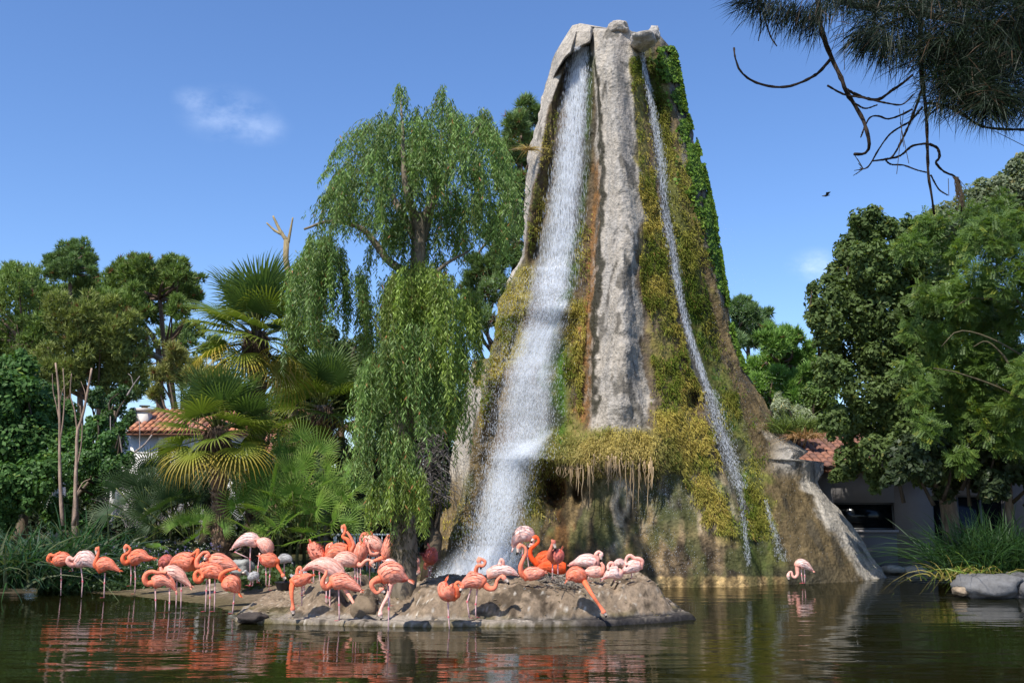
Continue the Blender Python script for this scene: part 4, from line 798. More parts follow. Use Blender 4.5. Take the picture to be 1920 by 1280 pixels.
broadleaf('evergreen_tree', 'shaded dark evergreen mass above the right building', 'tree', [(1850,850,60),(1920,860,60),(1790,880,40),(1970,900,60),(1860,905,26),(1740,880,30),(1700,850,34),(1780,830,40),(1840,800,44),(1900,790,44),(1680,890,24),(1740,820,36)], 23.2, .9, (.032,.048,.018), 32000, .078, trunk=[([(1895,1060,0),(1893,960,0),(1890,880,0)], .14)], sub=7)
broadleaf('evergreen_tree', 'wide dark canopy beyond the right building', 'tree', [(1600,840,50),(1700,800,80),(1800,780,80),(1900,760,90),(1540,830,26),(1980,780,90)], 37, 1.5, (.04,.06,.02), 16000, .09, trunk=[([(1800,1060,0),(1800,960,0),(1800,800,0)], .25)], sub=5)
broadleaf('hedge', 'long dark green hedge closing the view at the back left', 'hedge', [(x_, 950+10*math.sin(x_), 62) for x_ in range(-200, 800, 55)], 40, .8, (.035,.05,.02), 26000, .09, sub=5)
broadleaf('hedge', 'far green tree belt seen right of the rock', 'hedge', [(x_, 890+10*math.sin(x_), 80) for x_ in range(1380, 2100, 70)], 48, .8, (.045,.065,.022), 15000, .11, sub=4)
# grass clump on the rock shoulder
def grassclump(name, label, cat, px, py, Y, spread, n, ln, wd, cols, droop=.5, mat='leaf', root=None, mid=True, zgr=None, upz=1., segs=6, part='blades', dxy=.45):
    c = P(px, py, Y)
    t = thing(name, label, cat, c) if root is None else root
    b = c+np.stack([rng.normal(0, spread, n), rng.normal(0, spread*.5, n), 0*np.zeros(n)], -1)
    if zgr is not None: b[:, 2] = ground_h(b[:, 0], b[:, 1])
    Lh = rng.uniform(*ln, n); a = rng.normal(0, dxy, (n, 2)); a[:, 0] += (b[:, 0]-c[0])/max(spread, .01)*.22
    u = np.linspace(0, 1, segs); h0 = np.stack([a[:, 0], a[:, 1], np.full(n, upz)], -1); h0 /= np.linalg.norm(h0, axis=1)[:, None]
    dr = droop*rng.uniform(.3, 1.5, n)
    path = b[:, None]+h0[:, None]*(Lh[:, None]*u)[..., None]+np.stack([a[:, 0:1]*u**2*.7*Lh[:, None]*dr[:, None], a[:, 1:2]*u**2*.7*Lh[:, None]*dr[:, None], -(u**2.6)*Lh[:, None]*dr[:, None]*.75], -1)
    sd = np.cross(h0, rng.normal(size=(n, 3))); sd /= np.linalg.norm(sd, axis=1)[:, None]
    w_ = (wd*(1-u**2)+.0005)[None, :, None]
    v = np.stack([path-sd[:, None]*w_, path+sd[:, None]*w_], 2).reshape(-1, 3)
    i = (np.arange(n)[:, None]*segs+np.arange(segs-1)[None])*2; q = np.stack([i, i+1, i+3, i+2], -1).reshape(-1, 4)
    cols = np.array(cols); c0 = cols[rng.integers(0, len(cols), n)]*(.6+.8*rng.random((n, 1))); cc = np.repeat(c0, segs*2, 0)
    child(t, part, v, q, None, M[mat], cc, False, 'stuff'); return t
g_ = grassclump('grass_clump', 'green grass tuft with straw-coloured fringe growing on the rock shoulder', 'grass', 1490, 812, 25.6, .3, 420, (.5, 1.0), .014, [(.16,.21,.05),(.13,.18,.05)], .7)
grassclump('', '', '', 1512, 822, 25.0, .14, 200, (.25, .6), .010, [(.36,.20,.09),(.30,.2,.1)], 1.5, root=g_, part='dry_blades')
grassclump('grass_clump', 'small straw-coloured grass tuft on the left rim of the rock', 'grass', 991, 282, 25.6, .05, 130, (.15, .4), .008, [(.5,.36,.18)], 1.0, dxy=.8)
# reeds
def reedbed(name, label, cat, spots, n, ln, wd, cols, droop):
    X = np.array([s[0] for s in spots]).mean(); yb = np.mean([s[1] for s in spots]); t = thing(name, label, cat, P(X, yb, spots[0][2]))
    for k, (a, b_, y_) in enumerate(spots): grassclump('', '', '', a, b_, y_, .42, n, ln, wd, cols, droop, root=t, part='blades')
    return t
reedbed('reed_bed', 'dense clump of dark green sword-leaved reeds at the left water edge', 'reeds', [(-15,1102,20.9),(30,1101,20.95),(20,1095,21.4),(62,1092,21.6),(105,1080,22.2),(150,1060,23.0),(-20,1095,21.5)], 210, (.8, 2.0), .022, [(.035,.085,.03),(.04,.10,.03),(.03,.07,.035),(.10,.12,.05)], .8)
reedbed('reed_bed', 'low blue-green grassy leaves behind the left flamingos', 'reeds', [(190,1050,24.0),(235,1035,24.6)], 110, (.4, 1.1), .012, [(.05,.09,.045),(.06,.09,.05)], .9)
reedbed('reed_bed', 'tall shaded green reeds behind the boulder at right', 'reeds', [(1820,1072,21.8),(1860,1074,21.7),(1900,1076,21.6),(1940,1076,21.6),(1885,1062,22.4)], 260, (.9, 1.95), .013, [(.03,.075,.022),(.04,.085,.02)], .55)
reedbed('reed_bed', 'short yellow-green reeds spilling over the boulder edge', 'reeds', [(1808,1088,21.2),(1832,1080,21.2)], 80, (.3, .85), .013, [(.18,.26,.04),(.30,.24,.06)], 1.3)
# low ground cover along the left bank, with flowers
n = 26000; px = rng.uniform(95, 430, n); yy = rng.uniform(21.6, 25.5, n); x = (px-960)/FPX*yy*1.0; z0 = ground_h(x, yy); hh = .10+.55*fbm(np.stack([x*1.1, yy*1.1, 0*x], -1), 3, 111)*(sstep(yy, 21.4, 22.6))
p = np.stack([x, yy, z0+hh*rng.random(n)], -1); v, q, tr_, cc = leafcloud(p, .035+.03*rng.random(n), None, varcol((.05,.085,.03), p, .55, .03)); o = mk('ground_cover', v, q, None, M['leaf'], None, cc); tag(o, 'low leafy plants carpeting the left bank behind the flamingos', 'ground cover', kind='stuff')
n = 420; px = rng.uniform(180, 430, n); yy = rng.uniform(21.8, 24, n); x = (px-960)/FPX*yy; p = np.stack([x, yy, ground_h(x, yy)+.25+.5*rng.random(n)**1.5], -1)
v, q, tr_, cc = leafcloud(np.repeat(p, 3, 0)+rng.normal(0, .02, (3*n, 3)), .022, None, np.repeat(np.where(rng.random((n, 1)) < .45, np.array([.6,.6,.5]), np.array([.25,.2,.42])), 3, 0)); o = mk('wild_flowers', v, q, None, M['leaf'], None, cc); tag(o, 'scattered tiny white and violet flowers above the left bank plants', 'flowers', kind='stuff')
n = 9000; px = rng.uniform(440, 760, n); yy = rng.uniform(20.4, 24, n); x = (px-960)/FPX*yy; z0 = ground_h(x, yy); p = np.stack([x, yy, z0+.35*fbm(np.stack([x, yy, 0*x], -1), 3, 112)*rng.random(n)], -1); k = fbm(np.stack([x, yy, 0*x], -1), 2, 113) > .47; p = p[k]
v, q, tr_, cc = leafcloud(p, .035+.03*rng.random(len(p)), None, varcol((.06,.09,.03), p, .55, .06)); o = mk('ground_cover', v, q, None, M['leaf'], None, cc); tag(o, 'patchy low weeds on the shaded ground left of the willow trunk', 'ground cover', kind='stuff')
# ------------------------------------------------------------------ palms
def frond_mesh(name, R, nseg, spread, droop, c0, ctip, web=.38, petiole=.55, cup=.25):
    mb = MB(); an = np.linspace(-spread, spread, nseg)
    for a in an:
        rr = R*(1-.18*abs(a/spread)**2)*rng.uniform(.93, 1.05); dirv = np.array([math.sin(a), math.cos(a), 0]); sdv = np.array([math.cos(a), -math.sin(a), 0])
        u = np.array([.03, web*.6, web, .65, .85, 1.]); hw = R*spread/nseg*np.array([.03, web*.6, web*.95, web*.78, web*.45, .01])*1.02
        z = cup*R*np.array([0, .12, .2, .22, .18, .1])*abs(math.sin(a*.8))-droop*R*rng.uniform(.5, 1.4)*np.array([0, 0, 0.01, .07, .2, .42])
        ctr = dirv[None]*(rr*u)[:, None]; ctr[:, 2] = z; cf = c0 if True else c0
        fold = hw*.55
        l_ = ctr-sdv*hw[:, None]; r_ = ctr+sdv*hw[:, None]; l_[:, 2] += fold; r_[:, 2] += fold
        v = np.stack([l_, ctr, r_], 1).reshape(-1, 3); q = []
        for s_ in range(5): b_ = s_*3; q += [(b_, b_+1, b_+4, b_+3), (b_+1, b_+2, b_+5, b_+4)]
        tcol = np.clip((u-.45)/.5, 0, 1)[:, None]; cc = np.array(c0)*(1-tcol)+np.array(ctip)*tcol; cc = np.repeat(cc*rng.uniform(.8, 1.2), 3, 0)
        mb.add(v, q, None, cc)
    mb.tube([(0, -petiole, -.02), (0, -petiole*.5, .02), (0, .06*R, .01)], [.018, .014, .01], 5, c=(.16, .18, .05))
    v, q, t_, c = mb.data(); me_o = mk(name, v, q, t_, M['frond'], None, c); me = me_o.data; bpy.data.objects.remove(me_o); return me
GR = (.075, .135, .035); 
FR = [frond_mesh('frond', .66, 34, 2.05, .25, (.085,.145,.04), (.14,.19,.055)), frond_mesh('frond', .64, 30, 1.9, .5, (.13,.18,.03), (.24,.26,.05)), frond_mesh('frond', .62, 30, 1.8, .9, (.22,.25,.03), (.48,.32,.05)), frond_mesh('frond', .60, 26, 1.7, 1.2, (.20,.19,.04), (.45,.30,.10))]
FD = [frond_mesh('frond', .52, 22, 1.75, .12, (.12,.22,.035), (.20,.29,.06), web=.30, petiole=.5), frond_mesh('frond', .48, 20, 1.65, .3, (.14,.24,.035), (.24,.30,.07), web=.30, petiole=.5)]
from mathutils import Matrix, Quaternion
def put_frond(root, me, base, direction, roll, sc, facing=None):
    """frond whose petiole starts at base and points along direction; blade normal as near up as possible"""
    o = bpy.data.objects.new('frond', me); C.objects.link(o); o.parent = root
    y = Vector(direction).normalized(); up = Vector((0, 0, 1)) if facing is None else Vector(facing)
    z = (up-y*up.dot(y)); z = z.normalized() if z.length > 1e-3 else Vector((1, 0, 0)); x = y.cross(z)
    R_ = Matrix((x, y, z)).transposed(); R_ = R_@Matrix.Rotation(roll, 3, 'Y')
    pet = .55*sc; pos = Vector(base)+y*pet-Vector(root.location)
    o.matrix_local = Matrix.Translation(pos)@R_.to_4x4()@Matrix.Scale(sc, 4); return o
def palm(label, crown, base, Y, r_trunk, nf, sc, lean=0, kinds=FR, trunkcol=(.12,.085,.055), skirt=True, group='fan palms with trunks'):
    b = P(base[0], base[1], Y); b[2] = float(ground_h(b[0], Y)[0])-.05; c = P(crown[0], crown[1], Y); t = thing('fan_palm', label, 'palm tree', b, group)
    L_ = c[2]-b[2]; u = np.linspace(0, 1, 60); pts = b+(c-b)*u[:, None]; pts[:, 0] += lean*np.sin(u*math.pi)
    rad = r_trunk*(.92+.12*np.sin(u*L_*22)+.25*sstep(u, .72, .92)-.2*sstep(u, .95, 1)); mb = MB(); mb.tube(pts, rad, 16, c=np.array(trunkcol)*(.7+.6*rng.random((60, 1))), jit=.16); mb.build('trunk', M['bark'], t, True)
    # old leaf bases and hairy fibre
    n = int(L_*420); uu = rng.random(n); an = rng.uniform(0, 2*math.pi, n); pc = b+(c-b)*uu[:, None]; pc[:, 0] += lean*np.sin(uu*math.pi); dn = np.stack([np.cos(an), np.sin(an), 0*an], -1); rr = np.interp(uu, u, rad)
    col = np.where(rng.random((n, 1)) < .10, np.array([.34,.27,.2]), np.array(trunkcol)*(.5+1.1*rng.random((n, 1))))
    v, q, tr_, cc = blades(pc+dn*(rr*.95)[:, None], dn*.6+np.array([0, 0, .75])+rng.normal(0, .25, (n, 3)), .06+.07*rng.random(n), .018, col); child(t, 'leaf_bases', v, q, tr_, M['bark'], cc, False, 'stuff')
    if skirt:
        n = 900; an = rng.uniform(0, 2*math.pi, n); dn = np.stack([np.cos(an), np.sin(an), 0*an], -1); pc = c+dn*(r_trunk*1.1)-np.array([0, 0, 1])*rng.uniform(0, .6, n)[:, None]
        v, q, tr_, cc = blades(pc, dn*.35+np.array([0, 0, -1.])+rng.normal(0, .15, (n, 3)), .25+.3*rng.random(n), .012, np.array([.11,.075,.05])*(.5+rng.random((n, 1)))); child(t, 'dead_skirt', v, q, tr_, M['bark'], cc, False, 'stuff')
    for k in range(nf):
        f = k/(nf-1); az = k*2.399+rng.uniform(-.2, .2); el = math.radians(np.interp(f, [0, .3, .6, .85, 1], [80, 52, 18, -18, -42]))+rng.uniform(-.12, .12)
        d = (math.cos(az)*math.cos(el), math.sin(az)*math.cos(el), math.sin(el)); kd = kinds[min(len(kinds)-1, int(np.interp(f, [0, .45, .72, .9, 1], [0, 1, 1.5, 2.4, 3.4])))]
        put_frond(t, kd, c+np.array([0, 0, -.25*f]), d, rng.uniform(-.4, .4), sc*rng.uniform(.85, 1.1))
    return t
palm('tallest fan palm with shaggy dark trunk and a yellowing lower frond', (481,622), (470,1020), 24.6, .21, 40, 1.72, lean=.10)
palm('stout fan palm with stubbled brown trunk in front of the white house', (408,800), (418,1050), 23.0, .20, 32, 1.42, trunkcol=(.17,.11,.07))
palm('shorter fan palm with pale scaly trunk just left of the willow', (606,760), (611,1000), 28.0, .20, 32, 1.6, trunkcol=(.25,.21,.17))
def dwarf(label, spots, Y, nf, sc, kinds=FD, group='bushy trunkless fan palms'):
    b = P(spots[0][0], spots[0][1], Y); b[2] = float(ground_h(b[0], Y)[0]); t = thing('dwarf_palm', label, 'dwarf palm', b, group); mb = MB()
    for (a, y_, dY) in spots:
        c = P(a, y_, Y+dY)
        for k in range(nf):
            az = k*2.399+rng.uniform(-.3, .3); el = math.radians(np.interp(k/nf, [0, 1], [78, 5]))+rng.uniform(-.15, .15); d = np.array((math.cos(az)*math.cos(el), math.sin(az)*math.cos(el)-.25, math.sin(el)))
            put_frond(t, kinds[k % len(kinds)], c+d*rng.uniform(.15, .55)*sc, d, rng.uniform(-.5, .5), sc*rng.uniform(.8, 1.15), facing=(0, -.8, .8))
        g = np.array([c[0], c[1], float(ground_h(c[0], c[1])[0])-.05]); mb.tube([g, (g+c)/2+rng.normal(0, .05, 3), c], [.045, .04, .03], 7, c=(.07,.07,.03))
    mb.build('stem', M['bark'], t, True); return t
dwarf('large sunlit dwarf fan palm bush right of the leaning palm trunk', [(545,960,0),(575,925,.6),(520,990,-.2),(600,985,.2),(560,1015,-.6),(635,1005,.3),(535,915,.9),(590,1025,-.5),(500,1030,-.3)], 23.4, 11, 1.1)
dwarf('dark bushy fan palm left of the stout palm trunk', [(320,975,0),(280,985,.3),(355,990,.2),(330,1005,-.4),(295,955,.8),(365,960,.7)], 24.8, 11, 1.1, kinds=[frond_mesh('frond', .56, 24, 1.7, .25, (.035,.065,.022), (.055,.085,.03), web=.32, petiole=.5)])
dwarf('single small bright green fan palm tuft at the bank', [(366,1025,0)], 22.6, 13, .72)
# ------------------------------------------------------------------ willow
WY = 17.6
wl = thing('weeping_willow', 'weeping willow on the island with long green curtains beside the rock', 'willow tree', (G(757,1100,.4)[0], WY, .36))
mb = MB()
def wt(pts, r0, r1, c=(.19,.155,.11), nn=26): mb.tube(catmull([P(x_, y_, WY+dz) for (x_, y_, dz) in pts], nn), np.linspace(r0, r1, nn), 14, c=np.array(c)*(.8+.4*rng.random((nn, 1))), jit=.12)
wt([(757,1140,0),(757,1112,0),(757,1080,0),(760,1020,0),(757,950,0),(755,880,.1),(760,780,.1),(772,680,.1),(780,560,0),(785,460,0),(790,400,0)], .235, .12, nn=60)
mb.build('trunk', M['bark'], wl, True)
_wt = wt
def wt(*a_, **k_):
    global mb
    mb = MB(); _wt(*a_, **k_); mb.build('limb', M['bark'], wl, True)
wt([(785,470,0),(810,380,.1),(825,290,.1),(830,185,0)], .10, .005); wt([(785,440,0),(760,340,-.3),(755,240,-.2),(750,175,0)], .09, .005); wt([(785,460,0),(730,360,.3),(670,290,.3),(650,275,.2)], .09, .008); wt([(800,400,0),(860,290,-.2),(905,230,0),(925,225,.2)], .08, .006)
wt([(780,520,0),(730,490,.2),(680,430,.2),(620,415,.1),(570,430,0)], .09, .02); wt([(775,560,.1),(830,500,-.3),(880,470,-.2)], .06, .015); wt([(765,720,0),(720,640,-.3),(700,600,-.3)], .05, .015); wt([(758,860,0),(735,830,-.3),(715,830,-.4)], .05, .015)
# strands: (x range, y start fn, length) for each curtain
SP = []
def curtain(n, xlo, xhi, ytop, lmin, lmax, zc, zr, sway=0., col=0, per=13, wd=.042):
    ncl = max(1, n//per)
    for q_ in range(ncl):
        uc = rng.random(); dzc = zc+rng.uniform(-zr, zr); dyt = abs(rng.normal(0, 1))*30; lc = rng.uniform(lmin, lmax); tint = rng.uniform(.72, 1.3); lean_ = rng.normal(0, 9)
        for k in range(per):
            u = uc+rng.normal(0, wd); yt = ytop(min(max(u, 0), 1))+dyt+abs(rng.normal(0, 1))*10+abs(u-uc)/wd*8; SP.append((xlo+(xhi-xlo)*u, yt, lc*rng.uniform(.45, 1.1)*(.55 if (xlo+(xhi-xlo)*u < 712 and yt < 425 and xlo > 600) else 1), dzc+rng.normal(0, .12), sway*(u-.5)*2+lean_*.5, col, tint))
ip = lambda X, Yv: (lambda u: float(np.interp(u, X, Yv)))
curtain(620, 634, 940, ip([0,.1,.25,.4,.55,.65,.8,.92,1], [285,222,205,188,182,172,192,215,255]), 50, 120, -.1, 1.2, 34)
curtain(600, 622, 945, ip([0,.15,.35,.5,.65,.85,1], [330,285,255,245,245,260,310]), 60, 150, -.2, 1.4, 26)
curtain(430, 630, 925, ip([0,.3,.5,.8,1], [370,345,340,330,360]), 45, 110, .2, 1.2, 16)
curtain(170, 700, 880, ip([0,.5,1], [410,400,420]), 40, 90, .3, .8, 8)
curtain(26, 728, 760, ip([0,.5,1], [155,138,160]), 14, 50, 0, .2, 10, wd=.2); curtain(26, 815, 848, ip([0,.5,1], [150,128,155]), 14, 55, 0, .2, 12, wd=.2); curtain(39, 862, 938, ip([0,.5,1], [200,182,210]), 24, 60, 0, .3, 18, wd=.1); curtain(26, 690, 730, ip([0,.5,1], [205,185,200]), 20, 50, 0, .3, 10, wd=.1)
curtain(440, 556, 690, ip([0,.15,.4,.7,1], [480,432,418,445,520]), 60, 165, .1, .8, 14)
curtain(400, 715, 862, ip([0,.2,.5,.8,1], [520,485,470,490,540]), 90, 260, -.2, .8, 14, 1)
curtain(400, 686, 842, ip([0,.3,.6,1], [660,600,570,600]), 90, 220, -.4, .7, 10)
curtain(160, 690, 770, ip([0,.5,1], [770,770,790]), 80, 160, -.5, .5, 4)
curtain(52, 815, 848, ip([0,.5,1], [680,690,700]), 50, 120, -.2, .5, 4)
curtain(104, 835, 895, ip([0,.5,1], [490,500,540]), 40, 150, .2, .5, 12, 1)
curtain(170, 698, 795, ip([0,.5,1], [860,850,870]), 50, 100, -.7, .4, 4, 1)
vv, cc_ = [], []; tw = MB()
for (x_, yt, ln_, dz, sw, ck, tint) in SP:
    Y_ = WY+dz; s = mpp(yt, Y_); Lm = ln_*s; n = max(4, int(Lm/.042)); u = np.linspace(0, 1, n)
    p0 = P(x_, yt, Y_); am = rng.normal(0, .22); az = rng.uniform(0, 6.28)
    arch = min(.35, Lm*.3)
    path = p0+np.stack([sw*s*(1-np.exp(-u*3))*.8+am*np.sin(u*3+az)*Lm*.35, rng.normal(0, .12)*u*Lm, -u*Lm+arch*.5*(1-np.exp(-u*6))*0], -1)
    pp = np.repeat(path, 2, 0)+rng.normal(0, .02, (2*n, 3)); m_ = len(pp)
    a = rng.uniform(0, 6.28, m_); d = np.stack([np.cos(a)*.75, np.sin(a)*.75, -.9-.3*rng.random(m_)], -1); d /= np.linalg.norm(d, axis=1)[:, None]
    l_ = rng.uniform(.065, .13, m_)[:, None]; sd = np.cross(d, rng.normal(size=(m_, 3))); sd /= np.linalg.norm(sd, axis=1)[:, None]; w_ = .0105
    vv.append(np.stack([pp, pp+d*l_*.45-sd*w_, pp+d*l_, pp+d*l_*.45+sd*w_], 1).reshape(-1, 3))
    base = np.array((.145,.225,.058)) if ck == 0 else np.array((.205,.28,.05)); r = rng.random((m_, 1)); c = base*tint*rng.uniform(.85, 1.15)*(.6+.8*r); c = np.where(rng.random((m_, 1)) < .012, np.array([.4,.17,.06]), c); cc_.append(np.repeat(c, 4, 0))
    if rng.random() < .4: tw.tube(path[::max(1, n//5)], .004, 3, c=(.16,.17,.05), cap=False)
v = np.vstack(vv); child(wl, 'leaves', v, np.arange(len(v)).reshape(-1, 4), None, M['leaf'], np.vstack(cc_), False, 'stuff'); print('willow leaves', len(v)//4)
tw.build('twigs', M['bark'], wl, False, 'stuff')
# thin dangling twigs on the lower trunk
n = 700; uu = rng.uniform(940, 1065, n); an = rng.uniform(math.pi, 2*math.pi, n); pc = np.array([P(757, y_, WY) for y_ in uu]); dn = np.stack([np.cos(an), np.sin(an), 0*an], -1)
v, q, tr_, cc = blades(pc+dn*.22, dn*.2+np.array([0, 0, -1.])+rng.normal(0, .3, (n, 3)), .06+.08*rng.random(n), .008, np.array([.09,.075,.04])*(.5+rng.random((n, 1)))); child(wl, 'dry_twigs', v, q, tr_, M['bark'], cc, False, 'stuff')
# ------------------------------------------------------------------ buildings
def tile_mesh(w_, l_, th=.02):
    mb = MB(); n = 6; an = np.linspace(0, math.pi, n); v = []
    for (y_, s) in ((0, 1.), (l_, .86)):
        for k in (0, 1):
            r = w_/2*s-k*th; v += [(-math.cos(a)*r, y_, math.sin(a)*r*.75) for a in an]
    q = []
    for i in range(n-1): q += [(i, i+1, 2*n+i+1, 2*n+i), (n+i+1, n+i, 3*n+i, 3*n+i+1), (i+1, i, n+i, n+i+1), (2*n+i, 2*n+i+1, 3*n+i+1, 3*n+i)]
    q += [(0, 2*n, 3*n, n), (n-1, 2*n-1, 4*n-1, 3*n-1)]; mb.add(v, q, None, (1, 1, 1)); return mb
def tinted(mb, name, c, mat):
    v, q, t, _ = mb.data(); o = mk(name, v, q, t, mat, None, np.broadcast_to(np.array(c), v.shape)); me = o.data; bpy.data.objects.remove(o); return me
TILE = [tinted(tile_mesh(.22, .42), 'roof_tile', c, M['tile']) for c in ((.42,.17,.09), (.36,.15,.09), (.48,.22,.12), (.30,.14,.10))]
TILE_SHADE = [tinted(tile_mesh(.22, .42), 'roof_tile', c, M['tile']) for c in ((.24,.115,.08), (.20,.10,.075), (.28,.13,.085), (.17,.09,.07))]  # duller tiles: tree shade over the right house painted in
def roof(root, x0, x1, y0, z0, y1, z1, rows, mats=TILE, dx=.2, limit=300):
    L_ = math.hypot(y1-y0, z1-z0); an = math.atan2(z1-z0, y1-y0); base = np.array(root.location)
    mb = MB(); nn = 0
    mb.add([(x0, y0, z0-.03), (x1, y0, z0-.03), (x1, y1, z1-.03), (x0, y1, z1-.03), (x0, y0, z0-.12), (x1, y0, z0-.12), (x1, y1, z1-.12), (x0, y1, z1-.12)], [(0,1,2,3),(4,7,6,5),(0,4,5,1),(1,5,6,2),(2,6,7,3),(3,7,4,0)], None, (.22,.10,.06)); mb.build('roof', M['tile'], root)
    rf = [o for o in root.children if o.name.startswith('roof')][-1]
    nx = int((x1-x0)/dx); rest = MB(); tv, tq, _, _ = tile_mesh(.22, .42).data()
    for r in range(rows):
        for k in range(nx):
            f = r/rows; p = Vector((x0+dx*(k+.5)+rng.normal(0, .006), y0+(y1-y0)*f-.05*math.cos(an), z0+(z1-z0)*f+.02-.05*math.sin(an)+rng.normal(0, .004)))
            if nn < limit:
                o = bpy.data.objects.new('roof_tile', mats[rng.integers(0, len(mats))]); C.objects.link(o); o.parent = rf
                o.matrix_local = Matrix.Translation(p-Vector(base))@Matrix.Rotation(an+.03, 4, 'X'); nn += 1
            else:
                Rm = np.array(Matrix.Rotation(an+.03, 3, 'X')); rest.add(tv@Rm.T+np.array(p), tq, None, (.22,.11,.08))
    if rest.n: o = rest.build('roof_tile', M['tile'], root, kind='stuff')
def wall_holes(root, name, x0, x1, z0, z1, y, th, holes, col, mat='plaster'):
    """front wall built from boxes round rectangular openings (sorted by x, not overlapping)"""
    mb = MB(); x = x0
    for (a, b_, c, d_) in sorted(holes):
        mb.box((x, y, z0), (a, y+th, z1), col)
        if c > z0: mb.box((a, y, z0), (b_, y+th, c), col)
        if d_ < z1: mb.box((a, y, d_), (b_, y+th, z1), col)
        x = b_
    mb.box((x, y, z0), (x1, y+th, z1), col); return mb.build(name, M[mat], root)
# right building: long low house behind the rock
RY = 27.0
rx = lambda px: P(px, 1000, RY)[0]; rz = lambda py: P(1600, py, RY)[2]
rb = thing('house', 'shaded grey rendered house with clay tile roof and wide dark window right of the rock', 'house', (10, RY, .2))
wx0, wx1 = rx(1480), rx(2150); hz = [(rx(1566), rx(1681), rz(993), rz(942)), (rx(1752), rx(1888), .2, rz(928))]
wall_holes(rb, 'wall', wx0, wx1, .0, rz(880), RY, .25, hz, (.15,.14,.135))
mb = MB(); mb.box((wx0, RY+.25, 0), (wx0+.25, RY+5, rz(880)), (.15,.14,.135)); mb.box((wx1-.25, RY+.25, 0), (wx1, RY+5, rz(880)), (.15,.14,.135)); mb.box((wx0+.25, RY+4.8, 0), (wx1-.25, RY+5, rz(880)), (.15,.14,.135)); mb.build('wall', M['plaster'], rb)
mb = MB(); mb.box((wx0, RY-.12, rz(880)), (wx1, RY+.0, rz(872)), (.32,.30,.28)); mb.build('fascia', M['plaster'], rb)
for nme, (a, b_, c, d_) in zip(('window', 'door'), hz):
    mb = MB(); f_ = .05
    for bx in (((a, RY+.08, c), (a+f_, RY+.16, d_)), ((b_-f_, RY+.08, c), (b_, RY+.16, d_)), ((a+f_, RY+.08, d_-f_), (b_-f_, RY+.16, d_)), ((a+f_, RY+.08, c), (b_-f_, RY+.16, c+f_))): mb.box(*bx, (.05,.05,.05))
    if nme == 'door':
        for fx in (.36, .68): xm = a+(b_-a)*fx; mb.box((xm-.03, RY+.08, c+f_), (xm+.03, RY+.16, d_-f_), (.05,.05,.05))
    w_ = mb.build(nme, M['frame'], rb)
    mb = MB(); mb.box((a+f_, RY+.11, c+f_), (b_-f_, RY+.125, d_-f_)); v, q, t_, c_ = mb.data(); g = mk('pane', v-np.array(rb.location), q, t_, M['glassm'], w_, c_)
mb = MB(); mb.box((hz[0][0]-.05, RY-.05, hz[0][2]-.06), (hz[0][1]+.05, RY+.06, hz[0][2]), (.28,.26,.25)); mb.build('sill', M['plaster'], rb)
roof(rb, rx(1480), rx(2150), RY-.25, rz(880)+.03, RY+2.6, rz(880)+1.05, 9, mats=TILE_SHADE)
# pond kerb of flat pale stones in front of the house
ks = thing('stone_kerb', 'row of pale stones along the far pond edge below the dark house', 'kerb', G(1700, 1074, .05))
xk = [1560, 1612, 1650, 1690, 1732, 1772, 1812]
for i_ in range(len(xk)-1):
    xm = (xk[i_]+xk[i_+1])/2; yk = 1078 if i_ < 1 else 1070; Yk = G(xm, yk+2, 0)[1]
    boulder(ks, 'stone', xm, yk-3, (xk[i_+1]-xk[i_])*.58, 9, .5, Yk-.15, (.50,.43,.33) if i_ else (.40,.32,.2), 20+i_, M['ston'], 14)
# boulders at right water edge
def rock_thing(label, px, py, rx_, ry_, rd, Y, col, seed, group=None, cat='boulder', name='boulder'):
    o = boulder(None, name, px, py, rx_, ry_, rd, Y, col, seed, M['ston'], 30); tag(o, label, cat, group); return o
rock_thing('smooth grey boulder half in sun at the right water edge', 1850, 1099, 60, 24, .55, 20.6, (.15,.145,.14), 31)
rock_thing('dark grey boulder in shade cut by the right photo edge', 1925, 1100, 45, 24, .6, 20.7, (.13,.125,.125), 32)
rock_thing('small tan stone wedged left of the grey boulder', 1802, 1107, 13, 8, .2, 20.4, (.33,.25,.17), 33)
rock_thing('pale grey lichened rock lying on the bank beside the stout palm', 452, 1063, 20, 15, .35, 20.2, (.30,.30,.27), 34)
rock_thing('wet dark stone at the water line left of the island front', 474, 1157, 24, 9, .3, 16.5, (.07,.055,.045), 35)
rock_thing('grey-brown rock lump standing behind the island lip', 682, 1140, 24, 22, .3, 16.75, (.19,.14,.09), 36)
